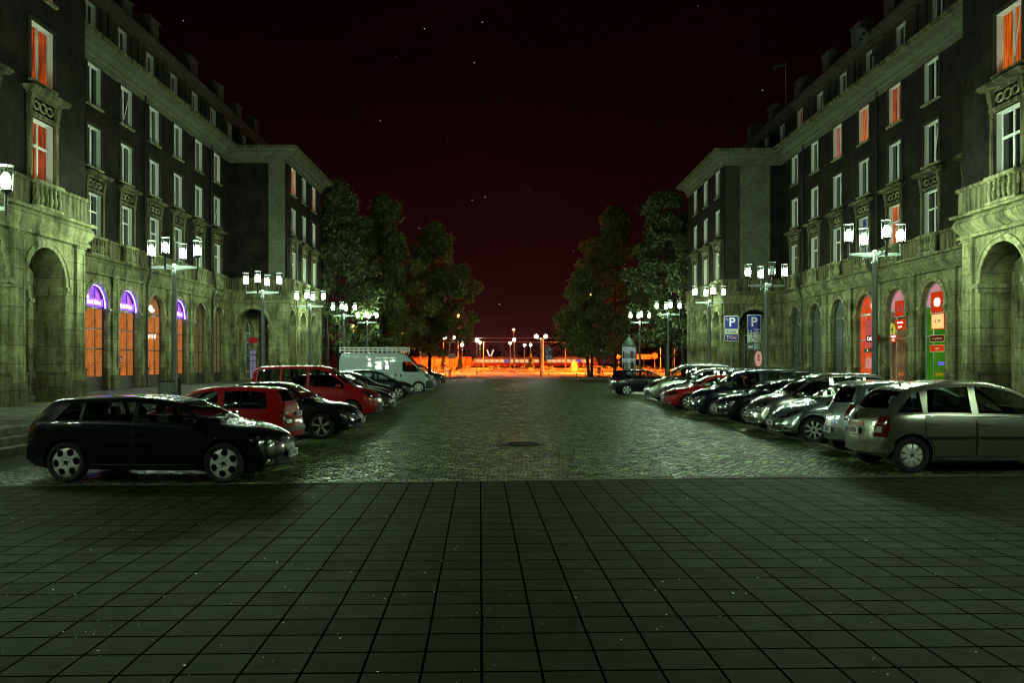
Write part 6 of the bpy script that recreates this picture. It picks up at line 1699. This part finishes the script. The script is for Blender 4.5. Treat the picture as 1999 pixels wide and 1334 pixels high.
for y, z, x0, x1 in ((0,6.6,-70,70),(.5,5.9,-70,70),(-26,6.2,-60,-14),(-26,5.4,16,60)):
    m.tube([(x0+(x1-x0)*k/12, y+(k-6)*.5, z-.5*(1-((k-6)/6)**2)) for k in range(13)], .035, 4, cap=False)
m.obj('wire', M['metal_lamp'], t)
# glazed advertising column
Z = 80; cx = at(1228,Z); t = thing('advertising_column', 'glazed advertising column with a domed green roof', 'advertising column', (cx, Z, .12)); hb = up(677,Z)-.12
m = MB(); m.lathe([(.70,0),(.70,.5),(.66,.55)], 8, cap=True); m.obj('base', M['metal_lamp'], t)
m = MB(); m.lathe([(.60,.55),(.60,hb)], 8, cap=False); m.obj('lit_panel', emit('pale_lit_panel', (.55,.85,.78), .30), t)
m = MB()
for k in range(8): a = 2*PI*k/8; m.tube([(.62*math.cos(a),.62*math.sin(a),.5),(.62*math.cos(a),.62*math.sin(a),hb)], .035, 6)
for z in (.56, hb*.55, hb-.06): m.lathe([(.61,z),(.66,z),(.66,z+.08),(.61,z+.08)], 8, cap=False)
m.obj('frame', WSIGN, t)
for k in range(6): a = R(200+28*k); m = MB(); c, s_ = math.cos(a), math.sin(a); m.add([(c*.605-s_*b*.16, s_*.605+c*b*.16, z) for b, z in ((-1,.9),(1,.9),(1,1.7+.2*(k%2)),(-1,1.7+.2*(k%2)))], [(0,1,2,3)]); m.add([(c*.605-s_*b*.13, s_*.605+c*b*.13, z) for b, z in ((-1,2.1),(1,2.1),(1,2.8-.1*(k%3)),(-1,2.8-.1*(k%3)))], [(0,1,2,3)]); m.obj('poster', simple('bill_%d' % k, ((.03,.05,.05),(.08,.09,.09),(.30,.28,.25))[k % 3], .5), t)
m = MB(); m.lathe([(.62,hb),(.74,hb+.02),(.74,hb+.12),(.60,hb+.22),(.44,hb+.55),(.20,hb+.80),(.05,hb+.92),(.04,hb+1.1),(0,hb+1.12)], 20); m.obj('dome', simple('dome_green', (.05,.10,.07), .5), t, 40)
# bicycles, bench
def bicycle(label, x, y, rot, basket=False, z=.13, col=(.03,.03,.035)):
    t = thing('bicycle', label, 'bicycle', (x, y, z), rot, 'bicycles parked near the road')
    fm_ = simple('bike_paint', col, .35)
    for xx in (-.52, .52):
        m = MB(); m.tube([(xx+.33*math.cos(a),0,.345+.33*math.sin(a)) for a in [2*PI*k/28 for k in range(29)]], .018, 6, cap=False)
        for k in range(10): a = PI*k/10; m.tube([(xx-.32*math.cos(a),0,.345-.32*math.sin(a)),(xx+.32*math.cos(a),0,.345+.32*math.sin(a))], .003, 4, 1, cap=False)
        m.obj('wheel', [M['rubber'], M['chrome']], t, 50)
    m = MB()
    for a, b in (((-.52,.345),(-.16,.32)),((-.16,.32),(-.27,.78)),((-.52,.345),(-.25,.72)),((-.16,.32),(.34,.70)),((-.25,.72),(.33,.82)),((.32,.88),(.52,.345))): m.tube([(a[0],0,a[1]),(b[0],0,b[1])], .019, 6)
    m.obj('frame', fm_, t, 50)
    m = MB(); m.tube([(.32,0,.86),(.31,0,1.0)], .016, 6); m.tube([(.18,-.28,1.02),(.33,-.2,1.03),(.33,.2,1.03),(.18,.28,1.02)], .014, 6); m.obj('handlebar', M['chrome'], t, 50)
    m = MB(); m.lathe([(0,.0),(.08,.01),(.10,.04),(.06,.07),(0,.07)], 10, (-.29,0,.84)); m.tube([(-.27,0,.76),(-.29,0,.85)], .015, 6); m.obj('saddle', M['rubber'], t, 50)
    if basket: m = MB(); m.lathe([(.13,.0),(.19,.26),(.175,.26),(.12,.02)], 12, (.52,0,.86)); m.obj('basket', M['dark_metal'], t)
    return t
bicycle('dark bicycle with a basket leaning at the left kerb corner', at(884,97), 97, R(-8), True)
for i, (px, Z, a, lb) in enumerate(((1164,97.5,R(60),'leftmost of the parked bicycles beside the forked tree trunk'), (1168.5,98.5,R(75),'middle bicycle of the group beside the forked tree'), (1173,97.2,R(68),'bicycle nearest the taxi sign post'))): bicycle(lb, at(px,Z), Z, a, i == 1, col=((.25,.25,.25),(.03,.03,.03),(.2,.05,.04))[i])
t = thing('bench', 'small wooden bench left of the forked tree', 'bench', (at(1134,98), 98, .13)); m = MB()
for k in range(3): m.box(-.75,.75,-.20+.14*k,-.09+.14*k,.42,.46)
m.obj('seat', simple('bench_wood', (.30,.20,.12), .6), t)
for sx in (-.5, .5): m = MB(); m.box(sx-.05, sx+.05, -.2, .2, 0, .42); m.obj('leg', M['kerb'], t)

# ------------------------------------------------------------------ sky, camera
w = bpy.data.worlds.new('World'); sc.world = w; w.use_nodes = True; nt = w.node_tree; nt.nodes.clear()
class WT(NT):
    def __init__(s): s.t = nt; s.out = nt.nodes.new('ShaderNodeOutputWorld')
t = WT(); d = t.n('ShaderNodeTexCoord').outputs['Generated']; dx, dy, dz = t.sep(d)
up_n = t.math('ADD', dz, t.math('MULTIPLY', t.math('SUBTRACT', t.noise(d, 3.0, 4), .5), .05))
c = t.ramp(t.math('ADD', up_n, 0.0), [(0.0,(.050,.012,.0105)),(.045,(.025,.0054,.0054)),(.12,(.0125,.0020,.0024)),(.22,(.0063,.0009,.0012)),(.33,(.0034,.0004,.0006)),(.55,(.0012,.0003,.0004)),(1.0,(.0009,.0004,.0005))])
cl = t.ramp(t.noise(t.comb(dx, dy, t.math('MULTIPLY', dz, 3.0)), 2.6, 5, .6), [(.30, (.72,.72,.72)), (.72, (1.35,1.3,1.25))])
c = t.mix(1.0, c, cl, 'MULTIPLY')
az = t.math('MULTIPLY', t.math('MAXIMUM', dy, 0.0), t.math('SUBTRACT', 1.0, t.math('MULTIPLY', t.math('ABSOLUTE', t.math('ADD', dx, .02)), 1.15)), clamp=True)
c = t.mix(1.0, c, t.mix(az, (.25,.25,.25), (1.15,1.05,1.05)), 'MULTIPLY')
v = t.n('ShaderNodeTexVoronoi', {'Vector': d, 'Scale': 85.0, 'Randomness': 1.0})
wn = t.n('ShaderNodeTexWhiteNoise', {'Vector': v.outputs['Position']}).outputs['Value']
star = t.math('MULTIPLY', t.math('LESS_THAN', v.outputs['Distance'], .048), t.math('POWER', t.math('MAXIMUM', t.math('SUBTRACT', wn, .66), 0.0), 1.8))
star = t.math('MULTIPLY', star, t.math('GREATER_THAN', dz, .05))
c = t.mix(1.0, c, t.mix(star, (0,0,0), (5.0,5.0,5.2)), 'ADD')
bg = t.n('ShaderNodeBackground', {'Color': c, 'Strength': 1.0}); nt.links.new(bg.outputs[0], t.out.inputs['Surface'])

if HAZE > 0:
    m = MB(); m.box(-410, 410, -62, 690, -1.0, 26.0)
    t = NT('night_haze'); pv = t.n('ShaderNodeVolumePrincipled', {'Color': (.9,.95,.92), 'Density': HAZE, 'Anisotropy': .55})
    t.t.links.new(pv.outputs[0], t.out.inputs['Volume']); tag(m.obj('haze', t.mat), kind='stuff')
cam = bpy.data.cameras.new('camera'); co = bpy.data.objects.new('camera', cam); C.objects.link(co)
co.location = (0, 0, CAM_H); co.rotation_euler = (R(90), 0, 0)
cam.sensor_width = 36; cam.lens = FOC/1999*36
cam.shift_x = (999.5-VPX)/1999; cam.shift_y = (VPY-667)/1999
cam.clip_start = .1; cam.clip_end = 2000
sc.camera = co
sc.view_settings.view_transform = 'Standard'; sc.view_settings.look = 'None'; sc.view_settings.exposure = EXPO; sc.view_settings.gamma = 1
sc.render.engine = 'CYCLES'
cy = sc.cycles
cy.use_denoising = True; cy.max_bounces = 7; cy.diffuse_bounces = 3; cy.glossy_bounces = 4; cy.transmission_bounces = 4; cy.transparent_max_bounces = 12
cy.pixel_filter_type = 'BLACKMAN_HARRIS'; cy.filter_width = 1.0; cy.sample_clamp_indirect = 6.0; cy.sample_clamp_direct = 0; cy.use_light_tree = True; cy.caustics_reflective = False; cy.caustics_refractive = False
